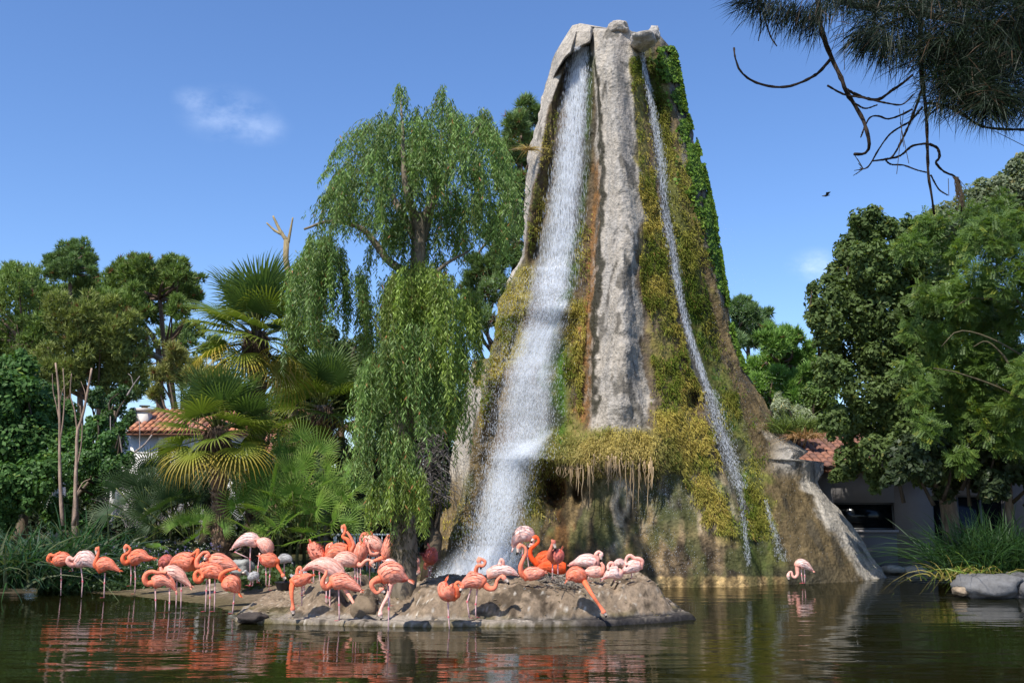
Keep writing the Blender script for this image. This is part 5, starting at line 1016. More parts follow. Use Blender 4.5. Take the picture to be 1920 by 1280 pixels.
# left: white house
HY = 36.0
hx = lambda px: P(px, 900, HY)[0]; hzf = lambda py: P(300, py, HY)[2]
hb = thing('house', 'white rendered house with orange tile roof and square chimney behind the left trees', 'house', (hx(310), HY, .5))
hl = [(hx(292), hx(318), hzf(880), hzf(838)), (hx(352), hx(378), hzf(880), hzf(845))]
wall_holes(hb, 'wall', hx(214), hx(560), .3, hzf(812), HY, .3, hl, (.74,.71,.66))
mb = MB(); mb.box((hx(214), HY+.3, .3), (hx(214)+.3, HY+6, hzf(812)), (.74,.71,.66)); mb.box((hx(560)-.3, HY+.3, .3), (hx(560), HY+6, hzf(812)), (.74,.71,.66)); mb.build('wall', M['plaster'], hb)
for (a, b_, c, d_) in hl:
    mb = MB(); f_ = .06
    for bx in (((a, HY+.1, c), (a+f_, HY+.2, d_)), ((b_-f_, HY+.1, c), (b_, HY+.2, d_)), ((a+f_, HY+.1, d_-f_), (b_-f_, HY+.2, d_)), ((a+f_, HY+.1, c), (b_-f_, HY+.2, c+f_))): mb.box(*bx, (.3,.2,.12))
    w_ = mb.build('window', M['frame'], hb); mb = MB(); mb.box((a+f_, HY+.14, c+f_), (b_-f_, HY+.155, d_-f_)); v, q, t_, c_ = mb.data(); mk('pane', v-np.array(hb.location), q, t_, M['glassm'], w_, c_)
roof(hb, hx(236), hx(570), HY-.35, hzf(812)+.02, HY+2.2, hzf(812)+1.0, 7, dx=.23)
mb = MB(); cxa, cxb = hx(236), hx(258); mb.box((cxa, HY+.6, hzf(812)+.1), (cxb, HY+1.1, hzf(768)), (.62,.58,.52)); mb.box((cxa-.06, HY+.54, hzf(768)), (cxb+.06, HY+1.16, hzf(765)+.06), (.5,.45,.4)); mb.build('chimney', M['plaster'], hb)
mb = MB(); mb.tube([(hx(247), HY+.85, hzf(765)), (hx(247), HY+.85, hzf(758))], .12, 8, c=(.3,.2,.15)); mb.tube([(hx(247), HY+.85, hzf(758)), (hx(247), HY+.85, hzf(756))], .2, 8, c=(.1,.1,.1)); mb.build('chimney_cowl', M['tile'], hb)
# a garden wall, pale posts
mb = MB(); gx0, gx1 = P(95, 980, 34)[0], P(240, 980, 34)[0]; mb.box((gx0, 34, .3), (gx0+.3, 34.3, 2.6), (.72,.68,.64)); v = mb.data(); o = mk('gate_post', v[0], v[1], None, M['plaster'], None, v[3]); tag(o, 'white gate post glimpsed between the dark evergreen and pale trunk', 'post')
mb = MB(); mb.box((P(203,980,34)[0], 34, .3), (P(203,980,34)[0]+.16, 34.2, 3.2), (.72,.70,.68)); v = mb.data(); o = mk('gate_post', v[0], v[1], None, M['plaster'], None, v[3]); tag(o, 'narrow white post left of the white house corner', 'post')
# small orange-walled outbuilding glimpsed through the palms
sb = thing('outbuilding', 'orange-red tiled outbuilding roof glimpsed between the palm crowns', 'shed', (P(530, 900, 33)[0], 33, .5))
sx0, sx1 = P(470, 880, 33)[0], P(600, 880, 33)[0]; wall_holes(sb, 'wall', sx0, sx1, .4, 2.9, 33, .2, [], (.45,.26,.18)); roof(sb, sx0-.1, sx1+.1, 32.8, 2.95, 34.4, 4.05, 5, dx=.23)
# white railing behind the flock
rl = thing('railing', 'white metal railing glimpsed behind the flock left of the willow trunk', 'railing', (P(680, 1020, 24.5)[0], 24.5, .3)); yr = 24.5
for (za, zb, xa, xb) in ((1000, 1003.5, 622, 735), (1024, 1027, 622, 735)):
    mb = MB(); p0 = P(xa, za, yr); p1 = P(xb, zb, yr); mb.box((p0[0], yr, p1[2]), (p1[0], yr+.05, p0[2]), (.78,.8,.82)); mb.build('rail', M['frame'], rl)
for k in range(13):
    xk_ = 625+k*9; p0 = P(xk_, 1004, yr); mb = MB(); mb.box((p0[0], yr+.01, .2), (p0[0]+(.08 if k % 4 == 0 else .025), yr+.04, p0[2]), (.78,.8,.82)); mb.build('baluster', M['frame'], rl)
# feeding bowl
def lathe(mb, c, prof, k=20, col=(1,1,1), sx=1.):
    th = np.arange(k)*2*math.pi/k; pr = np.array(prof); v = np.stack([pr[:, 0:1]*np.cos(th)*sx, pr[:, 0:1]*np.sin(th), np.repeat(pr[:, 1:2], k, 1)], -1).reshape(-1, 3)+np.array(c)
    n = len(pr); i = np.arange(n-1)[:, None]*k; j = np.arange(k)[None]; j2 = (j+1) % k; mb.add(v, np.stack([i+j, i+j2, i+k+j2, i+k+j], -1).reshape(-1, 4), None, col)
by = 18.9; bc = P(531, 1100, by); bz = float(ground_h(bc[0], by)[0]); mb = MB(); lathe(mb, (bc[0], by, bz), [(.001, .01), (.10, .01), (.105, .02), (.155, .15), (.165, .16), (.15, .16), (.10, .04), (.001, .035)], 22, (.018,.018,.02))
o = mb.build('feeding_bowl', M['dark'], origin=np.array((bc[0], by, bz))); tag(o, 'round black plastic feeding bowl on the sand beside a feeding flamingo', 'bowl')
# fallen leaves, shells and twigs on the island
mb = MB()
n = 260; px = rng.uniform(450, 1250, n); py = rng.uniform(1090, 1150, n); yy = rng.uniform(16.2, 18.8, n); x = (px-960)/FPX*yy; z = ground_h(x, yy)
p = np.stack([x, yy, z+.012], -1); v, q, tr_, cc = leafcloud(p, .018+.02*rng.random(n), np.array([0, 0, 2.]), np.array([.42,.33,.22])*(.5+.9*rng.random((n, 1)))); o = mk('leaf_litter', v, q, None, M['leaf'], None, cc); tag(o, 'pale dry leaves and down scattered over the island mud', 'litter', kind='stuff')
# nest debris
t = thing('nest_debris', 'heap of grey twigs and straw on the island top beneath the dark flamingo', 'nest material', P(1050, 1085, 17.0)); mb = MB()
for k in range(150):
    c = P(rng.uniform(1020, 1085), rng.uniform(1078, 1100), 16.75+rng.uniform(-.15, .3)); d = rng.normal(0, .1, 3); d[2] *= .5; mb.tube([c, c+d], .007, 3, c=np.array([.34,.29,.23])*rng.uniform(.5, 1.3), cap=False)
mb.build('twigs', M['bark'], t, False, 'stuff')
# bird in the sky
c = P(1548, 367, 45); mb = MB(); mb.tube([c+np.array([-.18,0,-.02]), c, c+np.array([.2,0,.03])], [.01,.05,.012], 8, c=(.02,.02,.025)); mb.add([c, c+np.array([-.05,-.25,.09]), c+np.array([.16,-.3,.1]), c+np.array([.1,0,.02]), c+np.array([-.05,.25,.09]), c+np.array([.16,.3,.1])], None, [(0,1,3),(1,2,3),(0,3,4),(4,3,5)], (.02,.02,.025)); o = mb.build('flying_bird', M['dark'], origin=c); tag(o, 'tiny dark bird flying in the sky right of the rock', 'bird')
# ------------------------------------------------------------------ flamingos
CO = {'coral': ((.83,.28,.18), (.83,.17,.07)), 'pale': ((.86,.50,.40), (.84,.32,.22)), 'pink': ((.84,.35,.25), (.84,.21,.11)), 'deep': ((.78,.15,.06), (.82,.09,.02)), 'white': ((.86,.62,.55), (.83,.37,.28)), 'rose': ((.55,.16,.14), (.62,.17,.09)), 'chick': ((.42,.41,.40), (.40,.39,.38))}  # dull red-brown pair has shade painted in, for shadowed birds
LEG = (.66,.42,.40); KNEE = (.62,.09,.12)
def flam(label, Y, body, neck, head=None, bill=None, legs=(), col='coral', nd=.07, scale_head=1., feathers=True, name='flamingo', cat='flamingo', group='flamingo flock around the island', tail=True, fluff=0):
    """body: [(px,py,r_px)] tail tip -> chest; neck: [(px,py[,toward m])]; everything in metres once placed at depth Y"""
    cb, cn = CO[col]; cb = np.array(cb); cn = np.array(cn)
    s = mpp(body[1][1], Y); cpt = P(body[len(body)//2][0], body[len(body)//2][1], Y)
    B = np.array([list(P(a, b_, Y))+[r*s] for (a, b_, r) in body]); S = catmull(B, 26); S[:, 3] = np.maximum(S[:, 3], .006)
    rchest = S[-1, 3]
    pts = [S]; cols = []
    base = cb*(.86+.28*rng.random((len(S), 1))); f = np.linspace(0, 1, len(S))[:, None]; base = base*(1-sstep(f, .72, 1))+cn*sstep(f, .72, 1); base = base*(1-(1-sstep(f, 0, .15))*.5)+cn*(1-sstep(f, 0, .15))*.5
    cols.append(base)
    if neck:
        nk = [S[-1, :3]]
        for i_, pnt in enumerate(neck):
            tw_ = pnt[2] if len(pnt) > 2 else nd*min(1, (i_+1)/2)
            nk.append(P(pnt[0], pnt[1], Y-tw_))
        nn = 10+7*len(neck); NKp = catmull(np.array(nk), nn)[1:]; u = np.linspace(0, 1, len(NKp))
        r0 = min(rchest*.62, .062); rad = r0*(1-u)**1.6+(.027-.004*u)*(1-(1-u)**1.6); pts.append(np.hstack([NKp, rad[:, None]])); cc = cn*(1-.55*u[:, None])+(cb*.5+cn*.5)*.55*u[:, None]; cols.append(np.clip(cc*(.92+.16*rng.random((len(u), 1))), 0, 1))
        if head:
            tw_ = (head[2] if len(head) > 2 else nd); h = P(head[0], head[1], Y-tw_); last = NKp[-1]; dr = h-last; dr /= np.linalg.norm(dr)+1e-9
            hs_ = scale_head
            if bill: bt = P(bill[0], bill[1], Y-(bill[2] if len(bill) > 2 else tw_)); bd = bt-h; bl = np.linalg.norm(bd); bd = bd/(bl+1e-9)*min(max(bl, .09), .15)
            else: bd = dr*.09
            bn = np.cross(bd, np.array([0, 1., 0])); bn /= np.linalg.norm(bn)+1e-9
            if bn[2] < 0 and abs(bd[2]) < .1: bn = -bn
            chn = np.array([h-bd*.28, h, h+bd*.28, h+bd*.52+bn*.010, h+bd*.74+bn*.008, h+bd*.9, h+bd])
            rr = np.array([.032, .040, .031, .022, .020, .013, .004])*hs_
            Hc = catmull(np.hstack([chn, rr[:, None]]), 15); pts.append(Hc); uc = np.linspace(0, 1, 15)[:, None]
            hc = np.clip(cb*.5+cn*.5, 0, 1); pb = np.array([.80,.62,.50]); bk = np.array([.012,.012,.012]); c3 = hc*(1-sstep(uc, .30, .42))+pb*sstep(uc, .30, .42); c3 = c3*(1-sstep(uc, .66, .74))+bk*sstep(uc, .66, .74); cols.append(c3)
    A = np.vstack(pts); CCs = np.vstack(cols); k = 12; n = len(A)
    T = np.gradient(A[:, :3], axis=0); T[1:-1] = (A[2:, :3]-A[:-2, :3]); T /= np.linalg.norm(T, axis=1)[:, None]+1e-9
    D = np.array([0, 1., .05]); B1 = np.cross(T, D); nb = np.linalg.norm(B1, axis=1)[:, None]; B1 = B1/np.maximum(nb, 1e-3); B2 = np.cross(B1, T); B2 /= np.linalg.norm(B2, axis=1)[:, None]+1e-9
    th = np.arange(k)*2*math.pi/k; wd_ = np.where(np.arange(n) < len(S), .86, 1.)[:, None, None]
    v = A[:, None, :3]+A[:, 3][:, None, None]*(np.cos(th)[None, :, None]*B1[:, None]+wd_*np.sin(th)[None, :, None]*B2[:, None])
    i = np.arange(n-1)[:, None]*k; j = np.arange(k)[None]; j2 = (j+1) % k; q = np.stack([i+j, i+j2, i+k+j2, i+k+j], -1).reshape(-1, 4)
    vv = np.vstack([v.reshape(-1, 3), A[0, :3], A[-1, :3]]); ft = [(n*k, (x+1) % k, x) for x in range(k)]+[(n*k+1, (n-1)*k+x, (n-1)*k+(x+1) % k) for x in range(k)]
    cv = np.repeat(CCs, k, 0); cv = np.vstack([cv, cv[:1], cv[-1:]])*(.9+.2*fbm(vv*30, 3, 7)[:, None])
    if len(A) > 26:                                        # belly a little paler/whiter where sun hits stays in the light; only feather tone varies
        pass
    mb = MB(); mb.add(vv, q, ft, cv)
    if head:
        e = h-bd*.02-np.array([0, .036*scale_head, -.006]); o6 = np.array([(1,0,0),(-1,0,0),(0,1,0),(0,-1,0),(0,0,1),(0,0,-1)])*.007+e
        mb.add(o6, None, [(0,2,4),(2,1,4),(1,3,4),(3,0,4),(2,0,5),(1,2,5),(3,1,5),(0,3,5)], (.5,.4,.05) if False else (.02,.015,.01))
    for lg in legs:
        L3 = [P(pp[0], pp[1], Y+(pp[2] if len(pp) > 2 else .02)) for pp in lg]
        if len(L3) == 3:
            a, b_, c = L3; path = np.array([a, a*.5+b_*.5, a*.12+b_*.88, b_, b_*.88+c*.12, b_*.5+c*.5, c]); rd = np.array([.016, .011, .011, .019, .011, .010, .010]); lc = np.array([cb*.6+np.array(LEG)*.4, LEG, LEG, KNEE, LEG, LEG, LEG])
        else:
            path = np.array([L3[0], (L3[0]+L3[-1])/2, L3[-1]]); rd = np.array([.014, .011, .010]); lc = np.array([LEG, LEG, LEG])
        mb.tube(path, rd, 7, c=lc)
        c = L3[-1]; gh = float(ground_h(c[0], c[1])[0])
        if c[2] > .03:                                      # webbed foot
            f_ = c+np.array([0, 0, 0.0]); dx = -1 if len(neck or []) and neck[0][0] < body[0][0] else 1
            mb.add([f_+np.array([-.02*dx, 0, .012]), f_+np.array([.07*dx, -.035, .002]), f_+np.array([.08*dx, 0, .004]), f_+np.array([.07*dx, .035, .002]), f_+np.array([0, 0, -.006])], None, [(0,1,2),(0,2,3),(4,2,1),(4,3,2)], KNEE)
    v_, q_, t_, c_ = mb.data(); root = mk(name, v_, q_, t_, M['feather'], None, c_, True, origin=cpt); tag(root, label, cat, group)
    if feathers:                                            # folded wings: overlapping pointed feathers laid over the body
        rmax = S[:, 3].max()
        for side in (-1, 1):
            fb = MB(); nrow, ncol = 6, 12
            for r in range(nrow):
                for c in range(ncol):
                    u0 = .86-.62*(c/(ncol-1))+rng.normal(0, .015); ln_ = .20+.10*(c/(ncol-1)); phi = math.radians(8+25*r+rng.normal(0, 6))
                    us = np.clip(u0-ln_*np.array([0, .33, .7, 1.]), 0, 1); idx = us*(len(S)-1); X = np.stack([np.interp(idx, np.arange(len(S)), S[:, m_]) for m_ in range(4)], -1)
                    b1 = np.stack([np.interp(idx, np.arange(len(S)), B1[:len(S), m_]) for m_ in range(3)], -1); b2 = np.stack([np.interp(idx, np.arange(len(S)), B2[:len(S), m_]) for m_ in range(3)], -1)
                    up = 1 if b1[0][2] > 0 else -1; ph = phi+np.array([0, .02, .04, .05])*(-1)
                    lift = np.array([1.0, 1.035, 1.06, 1.05+.10*rng.random()+fluff*rng.random()])
                    nrm = (np.cos(ph)[:, None]*b1*up+.86*side*np.sin(ph)[:, None]*b2)
                    ctr = X[:, :3]+nrm*(np.maximum(X[:, 3], .012)*lift)[:, None]+nrm*.004
                    tg = np.cross(nrm, X[0, :3]-X[-1, :3]); tg /= np.linalg.norm(tg, axis=1)[:, None]+1e-9
                    wv = rmax*rng.uniform(.11, .17)*np.array([.7, 1., .8, .06]); l_ = ctr-tg*wv[:, None]; r_ = ctr+tg*wv[:, None]
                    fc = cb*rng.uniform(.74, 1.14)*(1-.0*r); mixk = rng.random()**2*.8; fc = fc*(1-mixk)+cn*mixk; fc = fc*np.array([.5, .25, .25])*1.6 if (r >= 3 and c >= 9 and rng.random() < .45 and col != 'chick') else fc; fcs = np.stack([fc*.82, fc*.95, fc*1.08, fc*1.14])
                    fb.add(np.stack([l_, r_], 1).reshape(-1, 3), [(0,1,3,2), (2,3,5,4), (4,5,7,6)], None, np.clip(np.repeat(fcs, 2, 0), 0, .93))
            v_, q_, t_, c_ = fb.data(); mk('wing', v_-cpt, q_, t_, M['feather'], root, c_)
        if tail:
            fb = MB(); a = S[2, :3]; dT = S[0, :3]-S[5, :3]; dT /= np.linalg.norm(dT)
            for c in range(7):
                sp_ = np.array([0, rng.normal(0, .25), rng.normal(-.1, .18)]); d = dT+sp_; d /= np.linalg.norm(d); w_ = np.cross(d, np.array([0, 1., .2])); w_ /= np.linalg.norm(w_); L_ = rmax*rng.uniform(.5, .95)
                fc = cn*rng.uniform(.8, 1.1) if rng.random() < .6 else cb; fb.add([a-w_*rmax*.08, a+w_*rmax*.08, a+d*L_*.6+w_*rmax*.09, a+d*L_, a+d*L_*.6-w_*rmax*.09], [(0,1,2,4)], [(4,2,3)], fc)
            v_, q_, t_, c_ = fb.data(); mk('tail', v_-cpt, q_, t_, M['feather'], root, c_)
    return root
F = flam
F('coral flamingo asleep on one leg at the far left of the flock', 20.6, [(133,1053,2),(127,1050,9),(118,1048,13),(109,1050,13),(101,1053,9)], [(94,1053),(91,1047),(94,1040),(101,1041),(109,1037),(114,1034,.05)], legs=[[(114,1060),(115,1086),(114,1116)]])
F('lilac-white and pink flamingo with neck folded beside the leftmost coral one', 20.3, [(181,1064,2),(172,1054,10),(160,1047,15),(149,1052,13),(141,1056,9)], [(133,1058),(127,1052),(130,1045),(137,1048),(143,1043),(148,1037),(152,1034,.04)], legs=[[(152,1063),(155,1089),(153,1119)], [(140,1062),(135,1064),(137,1070)]], col='white')
F('bright coral flamingo with raised head and black bill tip, third from left', 20.0, [(223,1069,2),(213,1063,6),(203,1058,11),(192,1058,14),(184,1063,12)], [(179,1058),(181,1048),(184,1038),(185,1031)], (182,1029), (178,1045), [[(197,1073),(196,1092),(195,1120)]], 'coral')
F('coral flamingo with curled neck standing apart before the flowers, fourth from left', 20.7, [(287,1046,2),(276,1046,6),(264,1042,12),(252,1046,14),(243,1051,11)], [(235,1055),(230,1049),(232,1041),(240,1036),(244,1029),(240,1023)], (235,1026), (232,1041), [[(253,1060),(254,1084),(253,1113)], [(245,1059),(246,1078),(245,1098)]], 'coral')
F('pale salmon flamingo with big folded neck loop wading in front at left', 18.0, [(329,1106,2),(323,1096,6),(311,1087,11),(299,1087,13),(288,1092,12)], [(276,1093),(271,1084),(275,1075),(285,1071),(296,1073),(305,1072),(312,1073,.12)], legs=[[(291,1102),(292,1124),(292,1146)], [(318,1102),(318,1130),(317,1145)]], col='pink')
F('pale flamingo with upright wing stub just behind the wading salmon one', 18.5, [(357,1098,2),(347,1089,6),(335,1078,11),(321,1073,14),(309,1073,11)], [(304,1072,.0),(302,1066,.0),(301,1062,.0)], legs=[[(340,1088),(340,1106),(339,1146)], [(332,1088),(331,1112),(330,1142)]], col='pale')
F('coral flamingo facing right with pointed folded neck behind the wading group', 20.2, [(317,1060,2),(328,1053,9),(341,1051,15),(355,1055,17),(364,1058,12)], [(369,1050),(371,1040),(371,1031),(366,1035),(358,1040),(352,1043,.04)], legs=[[(346,1070),(346,1084),(346,1100)]], col='coral')
F('mauve shadowed flamingo turned away behind the coral one near the flowers', 21.4, [(300,1062,3),(306,1054,10),(313,1053,13),(321,1057,9)], [], legs=[[(312,1062),(312,1080),(312,1100)]], col='rose')
F('orange striped flamingo whose looped neck rises just right of the pointed coral neck', 18.4, [(446,1066,2),(436,1061,7),(423,1056,12),(408,1052,15),(394,1052,12)], [(382,1058),(371,1062),(369,1052),(374,1043),(381,1036),(389,1035),(393,1041)], (387,1043), (383,1053), [[(393,1085),(394,1120),(393,1146)]], 'pink')
F('orange flamingo with tucked neck loop wading on two legs right of the salmon pair', 17.6, [(420,1082,3),(413,1077,10),(402,1070,14),(389,1070,14),(380,1077,11)], [(374,1088),(367,1086),(366,1076),(372,1070),(379,1076),(380,1084,.1)], legs=[[(388,1086),(387,1106),(385,1146)], [(403,1085),(403,1109),(402,1146)]], col='coral')
F('round rosy flamingo with pale folded neck on top, alone at the sand edge', 17.3, [(447,1110,2),(442,1102,11),(435,1094,17),(426,1090,16),(419,1086,9)], [(414,1084),(416,1076),(424,1070),(434,1067),(444,1065,.09)], legs=[[(440,1110),(438,1130),(436,1150)]], col='coral')
F('pale pink flamingo bent forward with one leg lifted beside the palm trunk', 19.6, [(436,1027,2),(448,1018,7),(460,1012,11),(472,1012,13),(484,1018,10)], [(489,1024,-.05),(494,1030,-.08)], legs=[[(470,1024),(469,1048),(469,1078)], [(452,1026),(440,1034),(466,1046)]], col='white')
F('creamy pink flamingo with hunched back left of the feeding bird', 19.4, [(482,1014,4),(489,1017,10),(497,1022,13),(502,1031,12),(504,1038,8)], [(506,1044,-.04),(508,1050,-.06)], legs=[[(487,1036),(484,1062),(482,1092)]], col='pale')
F('coral flamingo lowering its pale head into the black feeding bowl', 19.0, [(488,1043,5),(496,1048,11),(505,1050,13),(514,1052,11),(520,1054,7)], [(520,1060),(524,1067),(529,1075)], (531,1079), (537,1089), [[(498,1060),(499,1076),(499,1098)], [(506,1061),(506,1080),(504,1106)]], 'coral', nd=.02)
F('grey downy young flamingo with ruffled back above the feeding bowl', 19.8, [(546,1052,3),(541,1048,7),(532,1047,9),(524,1050,7)], [(520,1052,0),(517,1056,0)], legs=[[(533,1055),(533,1072),(533,1092)]], col='chick', group='grey flamingo chicks')
F('small white-grey flamingo chick standing on the sand near the rock', 18.8, [(484,1084,3),(479,1080,8),(472,1080,9),(467,1077,6)], [(463,1074),(461,1070)], (460,1071), (456,1074), [[(474,1088),(474,1093),(473,1098)], [(470,1087),(470,1092),(468,1097)]], 'chick', group='grey flamingo chicks', scale_head=.7)
F('grey chick hump glimpsed behind the bright neck of the drinking flamingo', 18.0, [(576,1080,3),(570,1077,7),(562,1078,8),(554,1080,6)], [(548,1080,0),(545,1076,0)], col='chick', group='grey flamingo chicks')
F('vivid coral flamingo with neck hanging straight down to the water left of the mound', 16.3, [(585,1078,2),(577,1081,7),(568,1086,11),(558,1088,12),(550,1093,10)], [(547,1102),(547,1116),(549,1131)], (549,1141), (549,1155), [[(566,1096,.1),(566,1115,.1),(566,1135,.15)]], 'coral', nd=.10)
F('pale flamingo neck and back behind the vivid coral drinking one', 17.2, [(582,1090,3),(574,1087,8),(566,1087,9),(560,1084,6)], [(557,1077,.0),(558,1067,.0),(562,1063,.0),(565,1068,.0),(566,1078,.0)], legs=[[(570,1092),(570,1100),(570,1112)]], col='pink')
F('fluffed white-tailed flamingo facing right at the left of the crowd', 19.0, [(583,1017,6),(587,1026,11),(593,1036,14),(603,1042,13),(610,1043,9)], [(614,1036),(613,1028),(615,1022),(620,1019)], (621,1021), (616,1030), [[(587,1046),(588,1068),(588,1098)], [(598,1050),(599,1074),(600,1100)]], 'pink', fluff=.5)
F('orange flamingo holding its head highest in the middle of the crowd', 18.9, [(607,1048,2),(618,1042,9),(630,1034,14),(643,1032,14),(654,1033,10)], [(658,1024),(652,1012),(643,1006),(647,997),(648,990)], (643,988), (640,1004), [[(632,1046),(632,1070),(632,1096)]], 'coral', nd=.04)
F('coral flamingo seen from behind with its pale head hanging down beside the highest head', 18.5, [(676,1015,4),(677,1022,11),(675,1034,15),(673,1046,13),(670,1054,7)], [(664,1042),(659,1032),(663,1022),(660,1012),(655,1003),(650,996,.1)], legs=[[(676,1056),(676,1076),(676,1100)]], col='pink', nd=.10)
F('pale salmon flamingo reaching right with kinked neck toward another bill', 17.9, [(622,1056,3),(633,1051,10),(646,1048,14),(659,1051,13),(669,1056,8)], [(677,1059),(684,1052),(690,1049),(696,1051)], (698,1054), (703,1064), [[(665,1060),(666,1082),(666,1106)], [(670,1060),(671,1084),(671,1107)]], 'pale', nd=.05)
F('large pale flamingo with ragged white tail feathers and neck reaching down between its neighbours', 16.7, [(570,1068,3),(584,1060,7),(601,1058,13),(618,1063,16),(634,1074,14),(642,1086,9)], [(648,1106,-.12),(656,1118,-.05),(664,1132,.02)], (667,1141), (663,1150), [[(612,1090),(612,1118),(611,1146)], [(619,1092),(618,1120),(619,1146)]], 'pale', nd=.0)
F('salmon flamingo with white wing tips preening on one banded leg in front centre', 16.0, [(676,1106,3),(664,1099,8),(650,1092,13),(636,1089,16),(622,1093,13)], [(611,1101),(605,1094),(606,1086),(610,1078),(612,1070,.02)], legs=[[(635,1104),(636,1133),(636,1163)]], col='pink', nd=.08)
F('flamingo stretching its pink neck left beside the willow trunk, wing raised', 18.2, [(732,1002,5),(731,1012,9),(729,1026,12),(725,1038,12),(720,1045,9)], [(711,1048),(702,1051),(694,1053)], (697,1057), (706,1070), [[(727,1045),(727,1070),(726,1098)]], 'pink', nd=.05)
F('pale-backed flamingo showing its red U-shaped neck left of the trunk', 18.7, [(682,1008,4),(690,1013,11),(700,1018,13),(708,1026,12),(711,1033,8)], [(704,1039),(696,1038),(691,1029),(691,1018,.14)], legs=[[(693,1036),(693,1062),(693,1094)], [(710,1038),(711,1062),(711,1092)]], col='pale', nd=.14)
F('far flamingo of which only the orange back shows under the willow leaves', 20.6, [(676,1007,2),(681,1004,5),(688,1003,6),(695,1006,4)], [(697,1000,0),(696,995,0)], col='coral', legs=[[(686,1008),(686,1030),(686,1060)]])
F('large salmon flamingo on one long leg in the water before the willow trunk', 15.4, [(765,1086,2),(754,1082,10),(741,1075,19),(727,1075,21),(714,1084,13)], [(703,1088),(697,1094),(699,1104),(706,1111),(713,1108)], (716,1105), (720,1112), [[(728,1097),(729,1140),(728,1188)]], 'pink', nd=.10)
F('white-necked flamingo drinking with orange head at the island lip', 16.4, [(722,1052,4),(728,1056,11),(734,1067,14),(736,1082,12),(734,1092,8)], [(731,1104,.02),(727,1117,.05),(719,1131,.12),(714,1142,.15)], (713,1151,.16), (714,1161,.16), [[(730,1090,.1),(730,1110,.1),(731,1135,.1)]], 'white', nd=.1)
F('fluffed flamingo coloured as in shade, right of the willow trunk', 18.9, [(806,1027,6),(808,1035,12),(806,1045,15),(802,1054,11)], [(799,1058),(797,1063),(799,1067)], legs=[[(808,1060),(808,1070),(806,1080)], [(804,1062),(804,1071),(803,1080)]], col='rose', fluff=.9, nd=.06)
F('pale flamingo peeking out behind the right side of the willow trunk', 18.6, [(766,1042,3),(772,1045,8),(779,1053,9),(782,1060,6)], [(785,1065,0),(786,1070,0)], (785,1072,0), (782,1078,0), [[(777,1060),(777,1070),(777,1082)]], 'pale')
F('round orange flamingo with neck curled into its back left of the long shadow', 15.7, [(835,1090,3),(832,1099,12),(838,1108,18),(847,1114,15),(854,1118,9)], [(859,1114),(857,1104),(854,1096),(859,1091),(865,1095)], (867,1100), (864,1108), [[(840,1126),(841,1156),(843,1180)]], 'coral', nd=.09)
F('pink flamingo stretching an S-shaped neck right along the island wall', 16.1, [(862,1100,2),(872,1094,8),(884,1089,13),(897,1089,14),(907,1094,11)], [(916,1102),(925,1103),(930,1097),(932,1088),(938,1081)], (945,1083), (955,1096), [[(884,1102),(876,1127),(880,1158)], [(895,1103),(892,1132),(892,1157)]], 'pink', nd=.04)
F('flamingo with tightly curled head and black bill above the stretching one', 17.0, [(872,1086,2),(880,1082,7),(888,1078,9),(892,1074,7)], [(893,1066),(897,1060),(906,1060),(910,1053),(904,1048)], (898,1051), (902,1068), (), 'pink', nd=.05)
F('creamy flamingo resting flat on the island top with small hooked neck', 17.6, [(970,1077,2),(958,1071,7),(944,1069,10),(929,1071,11),(915,1076,9)], [(930,1066,-.05),(941,1062,-.02),(944,1054),(940,1048),(937,1054)], (937,1058), None, (), 'white', nd=.03)
F('tall pale flamingo with drooping wing tips standing highest on the island top', 18.1, [(962,1026,2),(967,1014,8),(977,1003,14),(988,1002,15),(996,1010,10)], [(999,1018),(997,1023)], (996,1021), (992,1026), [[(989,1018),(989,1042),(993,1075)], [(980,1018),(980,1040),(980,1073)]], 'white', nd=.02)
F('deep orange flamingo with S-shaped neck curving up to the tall pale one', 17.7, [(1043,1048,3),(1035,1046,11),(1024,1047,14),(1013,1052,13),(1005,1055,9)], [(998,1048),(994,1038),(996,1028),(1004,1021),(1010,1014),(1008,1007)], (1002,1008), (996,1018), [[(1022,1058),(1022,1066),(1022,1080)]], 'deep', nd=.02)
F('pink flamingo sitting on its nest with a long upright neck and pale bill', 17.0, [(1021,1072,3),(1013,1074,9),(1001,1075,12),(989,1077,12),(984,1080,9)], [(978,1075),(976,1062),(981,1048),(986,1037),(985,1027),(979,1022)], (973,1025), (968,1040), (), 'pink', nd=.05)
F('coral flamingo in painted shade facing the camera with hanging black-tipped bill', 17.2, [(1052,1030,4),(1049,1036,11),(1043,1043,14),(1036,1047,11)], [(1031,1044),(1031,1034),(1034,1025),(1036,1018)], (1038,1016), (1041,1034), [[(1036,1054),(1036,1070),(1036,1088)], [(1046,1055),(1046,1068),(1046,1084)]], 'rose', nd=.12)
F('red-orange flamingo lying behind the one facing the camera', 17.6, [(1006,1069,3),(1020,1062,9),(1036,1062,12),(1051,1064,13),(1061,1064,9)], [], legs=(), col='deep')
F('coral flamingo draping its long neck diagonally down the island wall at right', 16.2, [(1064,1086,3),(1070,1080,11),(1080,1077,15),(1089,1081,13),(1094,1087,9)], [(1102,1101),(1112,1117),(1123,1133)], (1132,1147), (1136,1156), (), 'coral', nd=.28)
F('creamy flamingo with raised leg and curled neck at right end of the island', 17.6, [(1068,1058,2),(1080,1055,6),(1093,1051,11),(1107,1052,13),(1117,1058,11)], [(1120,1048),(1117,1040),(1122,1034),(1127,1036)], (1127,1040), (1125,1052), [[(1104,1066),(1104,1075),(1104,1089)], [(1110,1072),(1092,1067),(1072,1061)]], 'white', nd=.05)
